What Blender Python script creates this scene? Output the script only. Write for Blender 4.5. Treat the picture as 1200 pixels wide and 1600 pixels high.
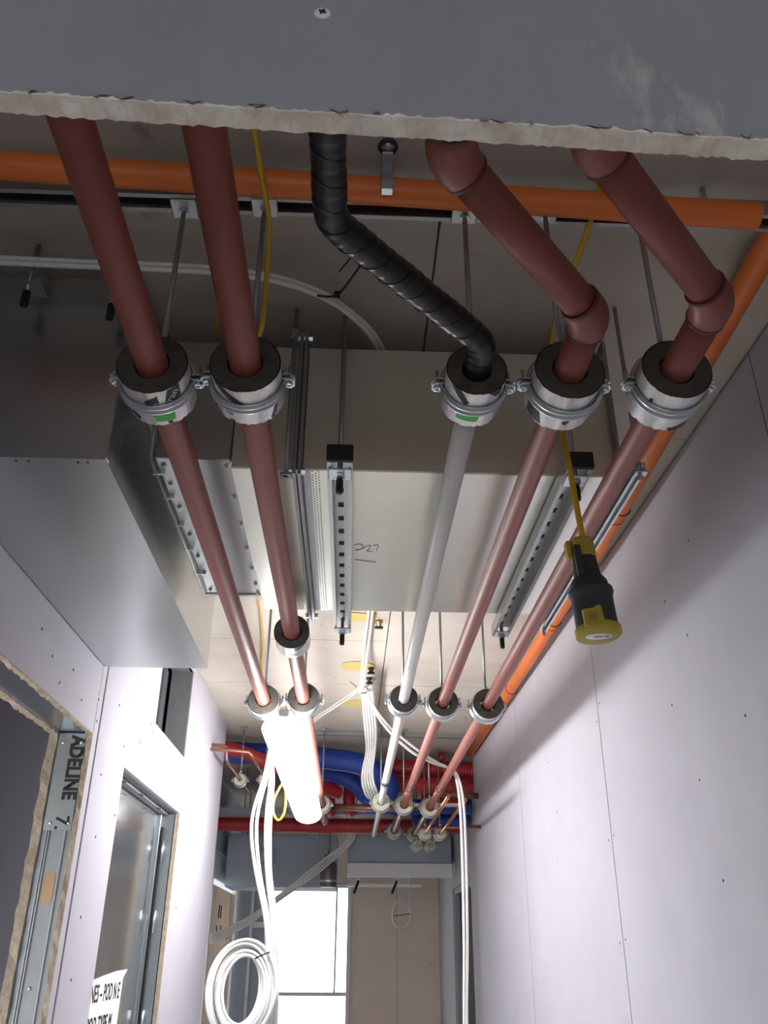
import bpy, bmesh, math, random
from mathutils import Vector, Matrix
random.seed(7)
PI = math.pi
for o in list(bpy.data.objects): bpy.data.objects.remove(o)
scene = bpy.context.scene
COL = scene.collection

# ---------------------------------------------------------------- camera
def make_camera():
    yaw, pitch, roll = math.radians(-2.0), math.radians(27.42), math.radians(0.4)
    cy, sy = math.cos(yaw), math.sin(yaw)
    f0, r0, u0 = Vector((-sy, cy, 0)), Vector((cy, sy, 0)), Vector((0, 0, 1))
    f = f0*math.cos(pitch) + u0*math.sin(pitch)
    u = u0*math.cos(pitch) - f0*math.sin(pitch)
    r = r0*math.cos(roll) + u*math.sin(roll)
    u2 = u*math.cos(roll) - r0*math.sin(roll)
    cam = bpy.data.cameras.new('camera'); o = bpy.data.objects.new('camera', cam); COL.objects.link(o)
    m = Matrix((( r.x, u2.x, -f.x, 0), (r.y, u2.y, -f.y, 0), (r.z, u2.z, -f.z, 1.5), (0, 0, 0, 1)))
    o.matrix_world = m
    cam.sensor_fit = 'VERTICAL'; cam.sensor_height = 24.0; cam.lens = 1330/1600*24.0
    cam.clip_start = 0.02; cam.clip_end = 100
    scene.camera = o
make_camera()

# ---------------------------------------------------------------- world, exposure
w = bpy.data.worlds.new('overcast_sky'); scene.world = w; w.use_nodes = True
bg = w.node_tree.nodes['Background']; bg.inputs[0].default_value = (0.93, 0.97, 1.0, 1); bg.inputs[1].default_value = 4.0
vs = scene.view_settings
vs.view_transform = 'Standard'; vs.look = 'None'; vs.gamma = 1.0; vs.use_curve_mapping = False; vs.exposure = 0.0
LAMP_STRENGTH = 37.0
def portal(name, loc, rot, sx, sz):
    l = bpy.data.lights.new(name, 'AREA'); l.shape = 'RECTANGLE'; l.size = sx; l.size_y = sz
    l.cycles.is_portal = True
    o = bpy.data.objects.new(name, l); COL.objects.link(o); o.location = loc; o.rotation_euler = rot
portal('window_daylight_portal', (-0.41, 10.45, 1.3), (-PI/2, 0, 0), 0.86, 1.75)     # shines towards -y
portal('window_daylight_portal', (-0.1, -3.12, 0.85), (PI/2, 0, 0), 1.6, 1.6)    # added opening behind the viewer, shines towards +y

portal('window_daylight_portal', (-1.96, 1.85, 1.30), (0, -PI/2, 0), 1.6, 2.1)         # added side-room window, shines towards +x

# ---------------------------------------------------------------- materials
MATS = {}
def mat(name, col, rough=0.6, metal=0.0, var=0.0, vscale=8.0, col2=None, bump=0.0, bscale=60.0, stretch=(1,1,1),
        emit=0.0, emit_col=(1,1,1), coat=0.0, spots=None):
    """procedural principled material: base colour mixed with col2 by object-space noise, plus fine bump"""
    if name in MATS: return MATS[name]
    m = bpy.data.materials.new(name); m.use_nodes = True; nt = m.node_tree; N, L = nt.nodes, nt.links
    b = N['Principled BSDF']
    b.inputs['Roughness'].default_value = rough; b.inputs['Metallic'].default_value = metal
    b.inputs['Coat Weight'].default_value = coat
    c4 = (*col, 1)
    b.inputs['Base Color'].default_value = c4
    tc = N.new('ShaderNodeTexCoord'); mp = N.new('ShaderNodeMapping'); mp.inputs['Scale'].default_value = stretch
    L.new(tc.outputs['Object'], mp.inputs['Vector'])
    last = None
    if var > 0 or col2:
        n = N.new('ShaderNodeTexNoise'); n.inputs['Scale'].default_value = vscale; n.inputs['Detail'].default_value = 7
        n.inputs['Roughness'].default_value = 0.62
        L.new(mp.outputs[0], n.inputs['Vector'])
        rp = N.new('ShaderNodeValToRGB'); rp.color_ramp.elements[0].position = 0.36 if metal < 0.6 else 0.15; rp.color_ramp.elements[1].position = 0.66 if metal < 0.6 else 0.85
        L.new(n.outputs['Fac'], rp.inputs[0])
        mx = N.new('ShaderNodeMix'); mx.data_type = 'RGBA'
        mx.inputs[6].default_value = c4
        mx.inputs[7].default_value = (*(col2 if col2 else tuple(max(0, x*(1-var)) for x in col)), 1)
        L.new(rp.outputs[0], mx.inputs[0]); last = mx.outputs[2]
        mr = N.new('ShaderNodeMapRange'); rv = 0.1 if metal < 0.6 else 0.03; mr.inputs[3].default_value = max(0.02, rough-rv); mr.inputs[4].default_value = min(1, rough+rv)
        L.new(n.outputs['Fac'], mr.inputs[0]); L.new(mr.outputs[0], b.inputs['Roughness'])
    if spots:                      # (colour, scale, threshold): scuffs or stains of their own shape
        sc, ss, th = spots
        n2 = N.new('ShaderNodeTexNoise'); n2.inputs['Scale'].default_value = ss; n2.inputs['Detail'].default_value = 9
        n2.inputs['Roughness'].default_value = 0.7
        L.new(mp.outputs[0], n2.inputs['Vector'])
        rp2 = N.new('ShaderNodeValToRGB'); rp2.color_ramp.elements[0].position = th; rp2.color_ramp.elements[1].position = th+0.07
        L.new(n2.outputs['Fac'], rp2.inputs[0])
        mx2 = N.new('ShaderNodeMix'); mx2.data_type = 'RGBA'
        mx2.inputs[7].default_value = (*sc, 1)
        if last: L.new(last, mx2.inputs[6])
        else: mx2.inputs[6].default_value = c4
        L.new(rp2.outputs[0], mx2.inputs[0]); last = mx2.outputs[2]
    if last: L.new(last, b.inputs['Base Color'])
    if bump > 0:
        n3 = N.new('ShaderNodeTexNoise'); n3.inputs['Scale'].default_value = bscale; n3.inputs['Detail'].default_value = 5
        L.new(mp.outputs[0], n3.inputs['Vector'])
        bp = N.new('ShaderNodeBump'); bp.inputs['Strength'].default_value = bump; bp.inputs['Distance'].default_value = 0.004
        L.new(n3.outputs['Fac'], bp.inputs['Height']); L.new(bp.outputs[0], b.inputs['Normal'])
    if emit > 0:
        b.inputs['Emission Color'].default_value = (*emit_col, 1); b.inputs['Emission Strength'].default_value = emit
    MATS[name] = m
    return m

M_BOARD  = mat('lavender_plasterboard', (0.49, 0.47, 0.52), 0.75, var=0.06, vscale=2.5, bump=0.04, bscale=220, spots=((0.58, 0.55, 0.57), 3.1, 0.72))
M_HEADER = mat('grey_scuffed_plasterboard', (0.34, 0.337, 0.375), 0.7, var=0.1, vscale=5, bump=0.05, bscale=260, spots=((0.50, 0.48, 0.45), 4.2, 0.615), stretch=(1.8, 1, 0.8))
M_GYPSUM = mat('broken_gypsum_edge', (0.82, 0.77, 0.67), 0.95, col2=(0.62, 0.53, 0.42), vscale=38, bump=0.8, bscale=70)
M_TORN   = mat('torn_tan_board_edge', (0.52, 0.43, 0.33), 0.95, col2=(0.38, 0.29, 0.21), vscale=40, bump=0.8, bscale=80)
M_BEIGE  = mat('beige_board', (0.82, 0.70, 0.60), 0.8, var=0.08, vscale=3, bump=0.03, bscale=200)
M_CONC   = mat('shuttered_concrete', (0.53, 0.48, 0.41), 0.85, col2=(0.43, 0.38, 0.32), vscale=2.2, bump=0.2, bscale=45, spots=((0.33, 0.28, 0.22), 5.0, 0.655))
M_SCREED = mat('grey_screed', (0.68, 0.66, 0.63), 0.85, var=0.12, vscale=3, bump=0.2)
M_GALV   = mat('galvanised_sheet', (0.56, 0.58, 0.585), 0.30, 1.0, var=0.05, vscale=1.5)
M_GALVD  = mat('dull_galvanised_steel', (0.42, 0.43, 0.43), 0.48, 0.85, var=0.25, vscale=14)
M_GALVB  = mat('bright_zinc_steel', (0.62, 0.67, 0.70), 0.30, 1.0, var=0.06, vscale=12)
M_GALVC  = mat('grey_strut_zinc', (0.50, 0.52, 0.51), 0.38, 0.9, var=0.12, vscale=9)
M_DUCT   = mat('pale_galvanised_duct', (0.86, 0.86, 0.79), 0.30, 0.88, var=0.04, vscale=2.0, bump=0.05, bscale=4, stretch=(3, 0.5, 1))
M_OXIDE  = mat('red_oxide_paint', (0.25, 0.066, 0.046), 0.50, 0.0, col2=(0.285, 0.084, 0.060), vscale=5, bump=0.08, bscale=60, stretch=(1, 0.35, 1),
               spots=((0.32, 0.19, 0.16), 26, 0.73), coat=0.03)
M_COPPERB= mat('brown_tarnished_copper', (0.36, 0.17, 0.115), 0.32, 0.75, col2=(0.24, 0.10, 0.07), vscale=9)
M_WELD   = mat('red_oxide_weld_bead', (0.11, 0.032, 0.026), 0.55, var=0.3, vscale=60, bump=0.5, bscale=120)
M_BLACK  = mat('black_wrap_tape', (0.012, 0.012, 0.013), 0.33, var=0.2, vscale=20, bump=0.15, bscale=40)
M_RUBBER = mat('black_rubber', (0.012, 0.012, 0.012), 0.6, var=0.2, vscale=30)
M_WPIPE  = mat('white_plastic_pipe', (0.72, 0.69, 0.66), 0.35, var=0.05, vscale=6, coat=0.2)
M_FOAM   = mat('dark_phenolic_foam', (0.105, 0.096, 0.080), 0.95, var=0.3, vscale=40, bump=0.4, bscale=160)
M_FOAML  = mat('pale_foam_block', (0.50, 0.48, 0.38), 0.9, var=0.15, vscale=30, bump=0.3, bscale=120)
M_FOIL   = mat('silver_foil_wrap', (0.84, 0.82, 0.80), 0.32, 0.55, col2=(0.55, 0.54, 0.54), vscale=16, bump=0.35, bscale=36, stretch=(2.6, 0.35, 2.6))
M_PRINT  = mat('black_print', (0.020, 0.020, 0.022), 0.5, var=0.2, vscale=30)
M_GREEN  = mat('green_label_tape', (0.03, 0.52, 0.045), 0.4, var=0.15, vscale=30)
M_WHITE  = mat('white_print', (0.75, 0.75, 0.74), 0.6, var=0.05, vscale=20)
M_ORANGE = mat('orange_plastic_conduit', (0.68, 0.155, 0.025), 0.45, var=0.08, vscale=5, bump=0.03)
M_YCABLE = mat('yellow_cable_sheath', (0.55, 0.33, 0.015), 0.5, var=0.1, vscale=10)
M_YPLUG  = mat('yellow_plug_plastic', (0.44, 0.33, 0.03), 0.5, var=0.15, vscale=25, bump=0.05)
M_PLUG   = mat('dark_grey_plug_body', (0.030, 0.032, 0.035), 0.62, var=0.25, vscale=30, bump=0.2, bscale=90)
M_WCABLE = mat('white_cable_sheath', (0.75, 0.74, 0.71), 0.45, var=0.06, vscale=20)
M_COPPER = mat('bright_copper', (0.72, 0.36, 0.20), 0.25, 1.0, col2=(0.50, 0.22, 0.12), vscale=10)
M_BLUE   = mat('blue_duct_sleeve', (0.018, 0.060, 0.36), 0.5, var=0.15, vscale=8)
M_RED    = mat('red_duct_sleeve', (0.42, 0.020, 0.026), 0.45, var=0.15, vscale=8)
M_PLY    = mat('plywood', (0.50, 0.34, 0.20), 0.7, col2=(0.38, 0.24, 0.13), vscale=3, stretch=(1, 6, 0.8), bump=0.05)
M_WOODP  = mat('raw_pine_packer', (0.62, 0.40, 0.20), 0.7, var=0.15, vscale=12)
M_STEELDR= mat('polished_steel_door', (0.62, 0.65, 0.66), 0.14, 0.95, var=0.08, vscale=2.5, bump=0.05, bscale=3, stretch=(1, 4, 0.6))
M_FRAME  = mat('grey_steel_frame', (0.30, 0.33, 0.35), 0.4, 0.7, var=0.12, vscale=9)
M_DARK   = mat('dark_void_shade', (0.02, 0.02, 0.022), 0.8, var=0.2, vscale=8)  # near-black colour painting the shade inside gaps and openings
M_PAPER  = mat('white_paper', (0.80, 0.80, 0.80), 0.7, var=0.04, vscale=5)
M_INK    = mat('black_ink', (0.02, 0.02, 0.02), 0.6, var=0.1, vscale=20)
M_WFRAME = mat('white_window_frame', (0.78, 0.78, 0.77), 0.4, var=0.04, vscale=5)
M_BLUEWAL= mat('blue_grey_wall', (0.42, 0.47, 0.54), 0.8, var=0.08, vscale=4)
M_SPRAY  = mat('yellow_spray_paint', (0.58, 0.40, 0.05), 0.85, col2=(0.52, 0.40, 0.20), vscale=30)
M_BRASS  = mat('brass_anchor', (0.55, 0.40, 0.16), 0.35, 0.9, var=0.2, vscale=20)
M_LAMPB  = mat('white_lamp_body', (0.75, 0.75, 0.75), 0.4, var=0.04, vscale=10)
M_DRUM   = mat('brown_grey_drum', (0.20, 0.17, 0.15), 0.45, 0.5, var=0.2, vscale=10)
M_TAPE   = mat('white_sealing_tape', (0.74, 0.75, 0.80), 0.5, var=0.05, vscale=10)
M_EMIT   = mat('lit_lamp_diffuser', (0.9, 0.9, 0.9), 0.4, emit=LAMP_STRENGTH, emit_col=(0.97, 0.985, 1.0))
def glass_mat():
    m = bpy.data.materials.new('clear_window_glass'); m.use_nodes = True; nt = m.node_tree
    for n in list(nt.nodes): nt.nodes.remove(n)
    out = nt.nodes.new('ShaderNodeOutputMaterial'); t = nt.nodes.new('ShaderNodeBsdfTransparent'); g = nt.nodes.new('ShaderNodeBsdfGlossy')
    g.inputs['Roughness'].default_value = 0.02; mx = nt.nodes.new('ShaderNodeMixShader'); mx.inputs[0].default_value = 0.06
    nt.links.new(t.outputs[0], mx.inputs[1]); nt.links.new(g.outputs[0], mx.inputs[2]); nt.links.new(mx.outputs[0], out.inputs[0])
    return m
M_GLASS = glass_mat()
def corrug_mat(name, col):
    return mat(name, col, 0.45, var=0.12, vscale=9)

# ---------------------------------------------------------------- mesh helpers
class MB:
    def __init__(s): s.v = []; s.f = []; s.sm = []
    def add(s, vs, fs, smooth=False):
        o = len(s.v); s.v += [tuple(p) for p in vs]; s.f += [tuple(i+o for i in f) for f in fs]; s.sm += [smooth]*len(fs); return s
    def box(s, x0, x1, y0, y1, z0, z1):
        vs = [(x0,y0,z0),(x1,y0,z0),(x1,y1,z0),(x0,y1,z0),(x0,y0,z1),(x1,y0,z1),(x1,y1,z1),(x0,y1,z1)]
        return s.add(vs, [(0,3,2,1),(4,5,6,7),(0,1,5,4),(1,2,6,5),(2,3,7,6),(3,0,4,7)])
    def sweep(s, pts, rad, seg=16, cap=True, squash=None):
        """tube along points; rad: number or list"""
        pts = [Vector(p) for p in pts]; n = len(pts)
        rs = rad if isinstance(rad, (list, tuple)) else [rad]*n
        tan = []
        for i in range(n):
            a = pts[max(0, i-1)]; b = pts[min(n-1, i+1)]; t = (b-a)
            tan.append(t.normalized() if t.length > 1e-9 else Vector((0, 0, 1)))
        up = Vector((0, 0, 1)) if abs(tan[0].z) < 0.9 else Vector((1, 0, 0))
        nrm = (up - tan[0]*up.dot(tan[0])).normalized()
        vs = []
        for i in range(n):
            if i: nrm = (nrm - tan[i]*nrm.dot(tan[i])).normalized()
            bi = tan[i].cross(nrm)
            for k in range(seg):
                a = 2*PI*k/seg
                vs.append(pts[i] + (nrm*math.cos(a) + bi*math.sin(a))*rs[i])
        fs = [(i*seg+k, i*seg+(k+1)%seg, (i+1)*seg+(k+1)%seg, (i+1)*seg+k) for i in range(n-1) for k in range(seg)]
        s.add(vs, fs, True)
        if cap:
            s.add(vs[:seg], [tuple(reversed(range(seg)))]); s.add(vs[-seg:], [tuple(range(seg))])
        return s
    def lathe(s, prof, c=(0,0,0), axis='z', seg=28, smooth=True):
        """prof: list of (r, h) along axis"""
        vs = []
        for r, h in prof:
            for k in range(seg):
                a = 2*PI*k/seg; p, q = r*math.cos(a), r*math.sin(a)
                vs.append({'z': (c[0]+p, c[1]+q, c[2]+h), 'y': (c[0]+p, c[1]+h, c[2]+q), 'x': (c[0]+h, c[1]+p, c[2]+q)}[axis])
        n = len(prof)
        fs = [(i*seg+k, i*seg+(k+1)%seg, (i+1)*seg+(k+1)%seg, (i+1)*seg+k) for i in range(n-1) for k in range(seg)]
        s.add(vs, fs, smooth)
        return s
    def prism(s, poly, z0, z1):
        n = len(poly)
        vs = [(x, y, z0) for x, y in poly] + [(x, y, z1) for x, y in poly]
        fs = [tuple(reversed(range(n))), tuple(range(n, 2*n))] + [(i, (i+1)%n, n+(i+1)%n, n+i) for i in range(n)]
        return s.add(vs, fs)
    def xf(s, m):
        s.v = [tuple(m @ Vector(p)) for p in s.v]; return s
    def build(s, name, m, parent=None, bevel=0.0, fixn=True):
        me = bpy.data.meshes.new(name); me.from_pydata(s.v, [], s.f)
        for p, k in zip(me.polygons, s.sm): p.use_smooth = k
        if fixn or bevel:
            bm = bmesh.new(); bm.from_mesh(me)
            bmesh.ops.remove_doubles(bm, verts=bm.verts, dist=1e-6)
            bmesh.ops.recalc_face_normals(bm, faces=bm.faces)
            if bevel:
                ed = [e for e in bm.edges if len(e.link_faces) == 2 and e.calc_face_angle(0) > 0.6]
                bmesh.ops.bevel(bm, geom=ed, offset=bevel, segments=1, affect='EDGES', clamp_overlap=True)
            bm.to_mesh(me); bm.free()
        me.materials.append(m)
        o = bpy.data.objects.new(name, me); COL.objects.link(o)
        if parent is not None:
            o.parent = parent; o.matrix_parent_inverse = Matrix.Translation(-Vector(parent.location))
        return o

def tag(o, label, cat, group=None, kind=None):
    o['label'] = label; o['category'] = cat
    if group: o['group'] = group
    if kind: o['kind'] = kind
    return o
def thing(name, label, cat, loc=(0,0,0), group=None):
    o = bpy.data.objects.new(name, None); COL.objects.link(o); o.location = loc; o.empty_display_size = 0.05
    return tag(o, label, cat, group)
def struct(name, mb, m, label=None, bevel=0.0):
    o = mb.build(name, m, None, bevel) if mb else None
    if o is None:
        o = bpy.data.objects.new(name, None); COL.objects.link(o)
    o['kind'] = 'structure'
    if label: o['label'] = label
    return o
def spline(pts, n=10):
    pts = [Vector(p) for p in pts]; out = []
    P = [pts[0]*2-pts[1]] + pts + [pts[-1]*2-pts[-2]]
    for i in range(1, len(P)-2):
        a, b, c, d = P[i-1], P[i], P[i+1], P[i+2]
        for k in range(n):
            t = k/n
            out.append(0.5*((2*b) + (c-a)*t + (2*a-5*b+4*c-d)*t*t + (3*b-a-3*c+d)*t**3))
    out.append(pts[-1]); return out
def shared(o, name, loc, parent, rot=None):
    """another piece that shares its mesh data"""
    c = bpy.data.objects.new(name, o.data); COL.objects.link(c); c.parent = parent
    c.matrix_parent_inverse = Matrix.Translation(-Vector(parent.location)); c.location = loc
    if rot: c.rotation_euler = rot
    return c
TXT = {}
def text2d(s, size):
    cu = bpy.data.curves.new('lettering', 'FONT'); cu.body = s; cu.size = size; cu.resolution_u = 3
    o = bpy.data.objects.new('lettering', cu); COL.objects.link(o)
    dg = bpy.context.evaluated_depsgraph_get()
    me = bpy.data.meshes.new_from_object(o.evaluated_get(dg))
    vs = [(v.co.x, v.co.y) for v in me.vertices]; fs = [tuple(p.vertices) for p in me.polygons]
    bpy.data.objects.remove(o); bpy.data.curves.remove(cu); bpy.data.meshes.remove(me)
    return vs, fs
def letters(s, size, origin, ud, vd, name, m, parent, bold=0.0, width=None, slab=0.0006):
    """flat lettering laid on a surface: ud reading direction, vd letter-up direction"""
    vs, fs = text2d(s, size)
    sx = 1.0
    if width: sx = width/max(v[0] for v in vs)
    ud, vd, o = Vector(ud), Vector(vd), Vector(origin); nn = ud.cross(vd)*slab
    mb = MB()
    for du, dv in ([(0, 0)] if not bold else [(0, 0), (bold, 0), (0, bold), (bold, bold)]):
        mb.add([o + ud*(x*sx+du) + vd*(y+dv) + nn*(1+0.15*(du+dv)/max(bold, 1e-9)) for x, y in vs], fs)
    return mb.build(name, m, parent, fixn=False)

# ================================================================ THE SETTING
XL, XR, ZC, YE = -0.88, 0.975, 2.92, 10.3
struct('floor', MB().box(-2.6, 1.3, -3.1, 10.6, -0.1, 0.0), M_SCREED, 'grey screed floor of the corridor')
ceil = struct('ceiling', MB().box(-2.6, 1.3, -3.1, 10.6, ZC+0.03, ZC+0.2), M_CONC, 'board-marked concrete ceiling slab')
def ceil_panels(xa, xb, ys):
    for a, b in zip(ys[:-1], ys[1:]):
        dz = random.uniform(0, 0.003)
        MB().box(xa+0.002, xb-0.002, a+0.002, b-0.002, ZC-dz, ZC+0.031).build('formwork_panel', M_CONC, ceil, bevel=0.002)
ceil_panels(-2.6, -0.95, [-3.1, -0.6, 1.9, 4.17, 6.4, 8.3, 10.6])
ceil_panels(-0.95, 0.165, [-3.1, -1.5, 0.45, 1.95, 3.0, 4.17, 4.96, 6.35, 8.4, 10.6])
ceil_panels(0.165, 1.3, [-3.1, -1.7, 0.75, 2.2, 3.72, 4.98, 6.6, 8.6, 10.6])
for (cx, cy, rx, ry) in [(0.0, 3.82, 0.13, 0.07), (0.02, 4.60, 0.10, 0.10), (0.03, 5.38, 0.13, 0.08)]:
    poly = []
    for k in range(22):
        a = 2*PI*k/22; q = random.uniform(0.7, 1.05)
        poly.append((cx+rx*q*math.cos(a), cy+ry*q*math.sin(a)))
    o = MB().prism(poly, ZC-0.0042, ZC-0.0034).build('spray_mark', M_SPRAY, ceil)
    o['label'] = 'yellow sprayed setting-out mark'

# small black screw heads on the boards (shared mesh)
SCREW = {}
def wall_screws(parent, pts, axis):
    for p in pts:
        if axis not in SCREW:
            mb = MB().lathe([(0.0, 0.0), (0.0045, 0.0), (0.0045, 0.0015), (0.0, 0.0015)], axis='x' if axis == 'x' else 'y', seg=8)
            o = mb.build('screw', M_PRINT, parent); o.location = p; SCREW[axis] = o
        else: shared(SCREW[axis], 'screw', p, parent)

# ---- right wall: plasterboards with open joints, a doorway near the far end
wr = struct('wall_right', None, None, 'lavender plasterboard wall beside the orange conduit')
XF_R = 0.99                          # far run, set back from the near one
def xr(y): return 1.045 - 0.0165*y
def rboard(y0, y1, z0, z1):
    a, b = (xr(y0+0.0035), xr(y1-0.0035)) if y1 < 6.75 else (XF_R, XF_R)
    MB().prism([(a, y0+0.0035), (a+0.015, y0+0.0035), (b+0.015, y1-0.0035), (b, y1-0.0035)], z0, z1).build('plasterboard', M_BOARD, wr)
for a, b in [(-3.0, -0.8), (-0.8, 0.40), (0.40, 1.755), (1.755, 3.39), (3.39, 5.0), (5.0, 6.7), (6.7, 7.52)]:
    rboard(a, b, 0.0, 2.905)
rboard(7.52, 8.86, 2.05, 2.905); rboard(8.86, 10.3, 0.0, 2.905)
MB().box(1.11, 1.2, -3.0, 7.51, 0.0, 2.91).build('stud_core', M_DARK, wr)  # painted dark for the shade in the void behind the open joints
MB().box(1.11, 1.2, 8.87, 10.3, 0.0, 2.91).build('stud_core', M_GALVD, wr)
MB().box(1.11, 1.2, 7.51, 8.87, 2.06, 2.91).build('stud_core', M_GALVD, wr)
wall_screws(wr, [(xr(y)-0.0006, y, z) for y, z in [(3.36, 2.40), (3.42, 2.34), (3.36, 1.90), (3.43, 1.89), (3.36, 1.55), (3.43, 1.54), (1.73, 2.70), (1.79, 2.55), (1.73, 2.40), (1.80, 2.25),
    (2.55, 2.52), (2.42, 2.36), (2.62, 2.20), (2.30, 2.62), (4.2, 2.1), (4.25, 1.9), (2.5, 1.95), (2.45, 1.68), (2.15, 2.05), (4.3, 2.35)]], 'x')
d = struct('door_3', None, None, 'doorway with a steel lining in the far stretch of the right wall')
MB().box(XF_R+0.016, XF_R+0.12, 8.81, 8.858, 0, 2.05).build('jamb', M_FRAME, d)
MB().box(XF_R+0.016, XF_R+0.12, 7.522, 7.56, 0, 2.05).build('jamb', M_FRAME, d)
MB().box(XF_R+0.016, XF_R+0.12, 7.56, 8.81, 2.00, 2.05).build('head', M_FRAME, d)
MB().box(XF_R+0.06, XF_R+0.10, 7.56, 8.81, 0, 2.00).build('door_leaf', M_DARK, d)  # dark sheet closing the opening, its colour standing for the shade inside
MB().box(XF_R+0.012, XF_R+0.04, 8.83, 8.855, 1.62, 1.70).build('packer', M_WOODP, d)

# ---- left wall: two skins of board on metal studs, doorway 1, doorway 2, high vent opening
wl = struct('wall_left', None, None, 'lavender plasterboard wall with doorways and a vent opening')
XB0, XB1 = -1.012, -0.995           # back skin
def lboard(y0, y1, z0, z1, back=True, proud=0.0):
    MB().box(XL-0.016, XL+proud, y0+0.0015, y1-0.0015, z0, z1).build('plasterboard', M_BOARD, wl, bevel=0.001)
    if back: MB().box(XB0, XB1, y0, y1, z0, z1).build('back_board', M_BOARD, wl)
D1a, D1b, D1h = 1.80, 2.945, 2.158
D2a, D2b, D2h = 3.40, 4.625, 2.132
Va, Vb, Vl, Vh = 3.83, 4.585, 2.402, 2.865
lboard(-3.0, D1a, 0, 2.915); lboard(D1a, D1b, D1h, 2.915); lboard(D1b, 3.0, 0, 2.915)
lboard(3.0, D2a, 0, 2.915, proud=0.004)
lboard(D2a, Va, D2h, 2.915, proud=0.004); lboard(Va, Vb, D2h, Vl, proud=0.004); lboard(Va, Vb, Vh, 2.915, proud=0.004)
lboard(Vb, D2b, D2h, 2.915, proud=0.004); lboard(D2b, 5.98, 0, 2.915, proud=0.004)
MB().box(XB0, XL+0.002, 5.98, 6.0, 0, 2.915).build('end_board', M_BOARD, wl)
# ragged gypsum edges round doorway 1
def ragged(pts_fn, n, name, parent, m):
    mb = MB(); rows = [pts_fn(i/(n-1)) for i in range(n)]
    vs = [p for r in rows for p in r]; k = len(rows[0])
    fs = [(i*k+j, i*k+(j+1) % k, (i+1)*k+(j+1) % k, (i+1)*k+j) for i in range(n-1) for j in range(k)]
    mb.add(vs, fs); return mb.build(name, m, parent)
def jit(a): return random.uniform(-a, a)
def edge_post(x0, x1, y, z0, z1):
    def fn(t):
        z = z0+(z1-z0)*t; d1, d2 = random.uniform(0.002, 0.009), random.uniform(0.002, 0.009)
        return [(x0+jit(.002), y+0.001, z), (x1, y+0.001, z), (x1+jit(.0012), y-d1, z), (x0+jit(.004), y-d2, z)]
    o = ragged(fn, 60, 'gypsum_edge', wl, M_TORN); o['label'] = 'torn beige gypsum edge'
def edge_head(x0, x1, z, y0, y1):
    def fn(t):
        y = y0+(y1-y0)*t; d1, d2 = random.uniform(0.002, 0.008), random.uniform(0.002, 0.008)
        return [(x0+jit(.002), y, z+0.001), (x1, y, z+0.001), (x1+jit(.001), y, z-d1), (x0+jit(.003), y, z-d2)]
    o = ragged(fn, 60, 'gypsum_edge', wl, M_TORN); o['label'] = 'torn beige gypsum edge'
edge_post(XL-0.016, XL+0.001, D1b, 0.0, D1h); edge_post(XB0-0.012, XB1, D1b, 0.0, D1h)
edge_head(XL-0.016, XL+0.001, D1h, D1a, D1b); edge_head(XB0-0.012, XB1, D1h, D1a, D1b)
def edge_2(y, s):
    MB().box(XL-0.016, XL+0.005, y-0.004*(s < 0)-0.0, y+0.004*(s > 0), 0, D2h).build('gypsum_edge', M_TORN, wl)
edge_2(D2b, -1)
wall_screws(wl, [(XL+0.0045, y, z) for y, z in [(2.30, 2.30), (2.42, 2.26), (2.62, 2.28), (2.75, 2.22), (2.93, 2.27), (2.95, 2.20), (2.52, 2.21),
    (3.10, 2.05), (3.15, 1.85), (3.12, 1.6), (3.35, 2.2), (3.36, 1.95), (3.6, 2.27), (3.75, 2.38), (3.8, 2.36), (3.12, 1.42), (3.2, 2.32), (4.8, 1.7)]], 'x')
# doorway 1 lining: folded steel head and stud with the printed plate
d1 = struct('door_1', None, None, 'unfinished doorway lined with printed steel studs')
MB().box(XB1, XL-0.016, D1a, D1b, D1h+0.004, D1h+0.007).build('head_track', M_GALVB, d1)
mbx = MB().box(XB1, XL-0.016, D1b+0.004, D1b+0.006, 0, D1h).build('stud_web', M_GALVD, d1)
for x in (-0.977, -0.969, -0.917):
    MB().box(x-0.0022, x+0.0022, D1b-0.001, D1b+0.004, 0, 1.848).build('stud_rib', M_GALVB, d1, bevel=0.0008)
pl = MB().box(XB1+0.006, XL-0.020, D1b-0.003, D1b-0.0005, 1.846, D1h-0.006).build('printed_plate', M_GALVC, d1)
pl['label'] = 'printed galvanised nogging plate'
letters('ADELINE', 0.062, (-0.947, D1b-0.0032, 2.150), (0, 0, -1), (1, 0, 0), 'lettering', M_INK, pl, bold=0.0048, width=0.205)
letters('7.', 0.060, (-0.953, D1b-0.0032, 1.893), (0, 0, -1), (1, 0, 0), 'lettering', M_INK, pl, bold=0.002, width=0.042)
for x, z in [(-0.972, 2.125), (-0.912, 2.125), (-0.968, 1.868), (-0.910, 1.868)]:
    MB().lathe([(0.0, -0.003), (0.004, -0.0025), (0.006, 0.0)], (x, D1b-0.003, z), 'y', 12).build('screw', M_GALVB, pl)
def oval(cx, cz, rx, rz, y0, y1, rot=0):
    poly = []
    for k in range(20):
        a = 2*PI*k/20; c, s_ = math.cos(a), math.sin(a)
        poly.append((cx+rx*abs(c)**0.5*(1 if c >= 0 else -1), cz+rz*abs(s_)**0.5*(1 if s_ >= 0 else -1)))
    m = MB().prism(poly, 0, 1); m.v = [(x, y0+(y1-y0)*z, yy) for x, yy, z in m.v]; return m
o = oval(-0.943, 1.675, 0.018, 0.047, D1b+0.0025, D1b+0.0045).build('service_hole', M_WOODP, d1); o['label'] = 'rounded service hole showing pine behind'
MB().lathe([(0.0, -0.004), (0.004, -0.003), (0.006, 0.0)], (-0.945, D1b+0.003, 1.40), 'y', 12).build('screw', M_GALVB, d1)
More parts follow.
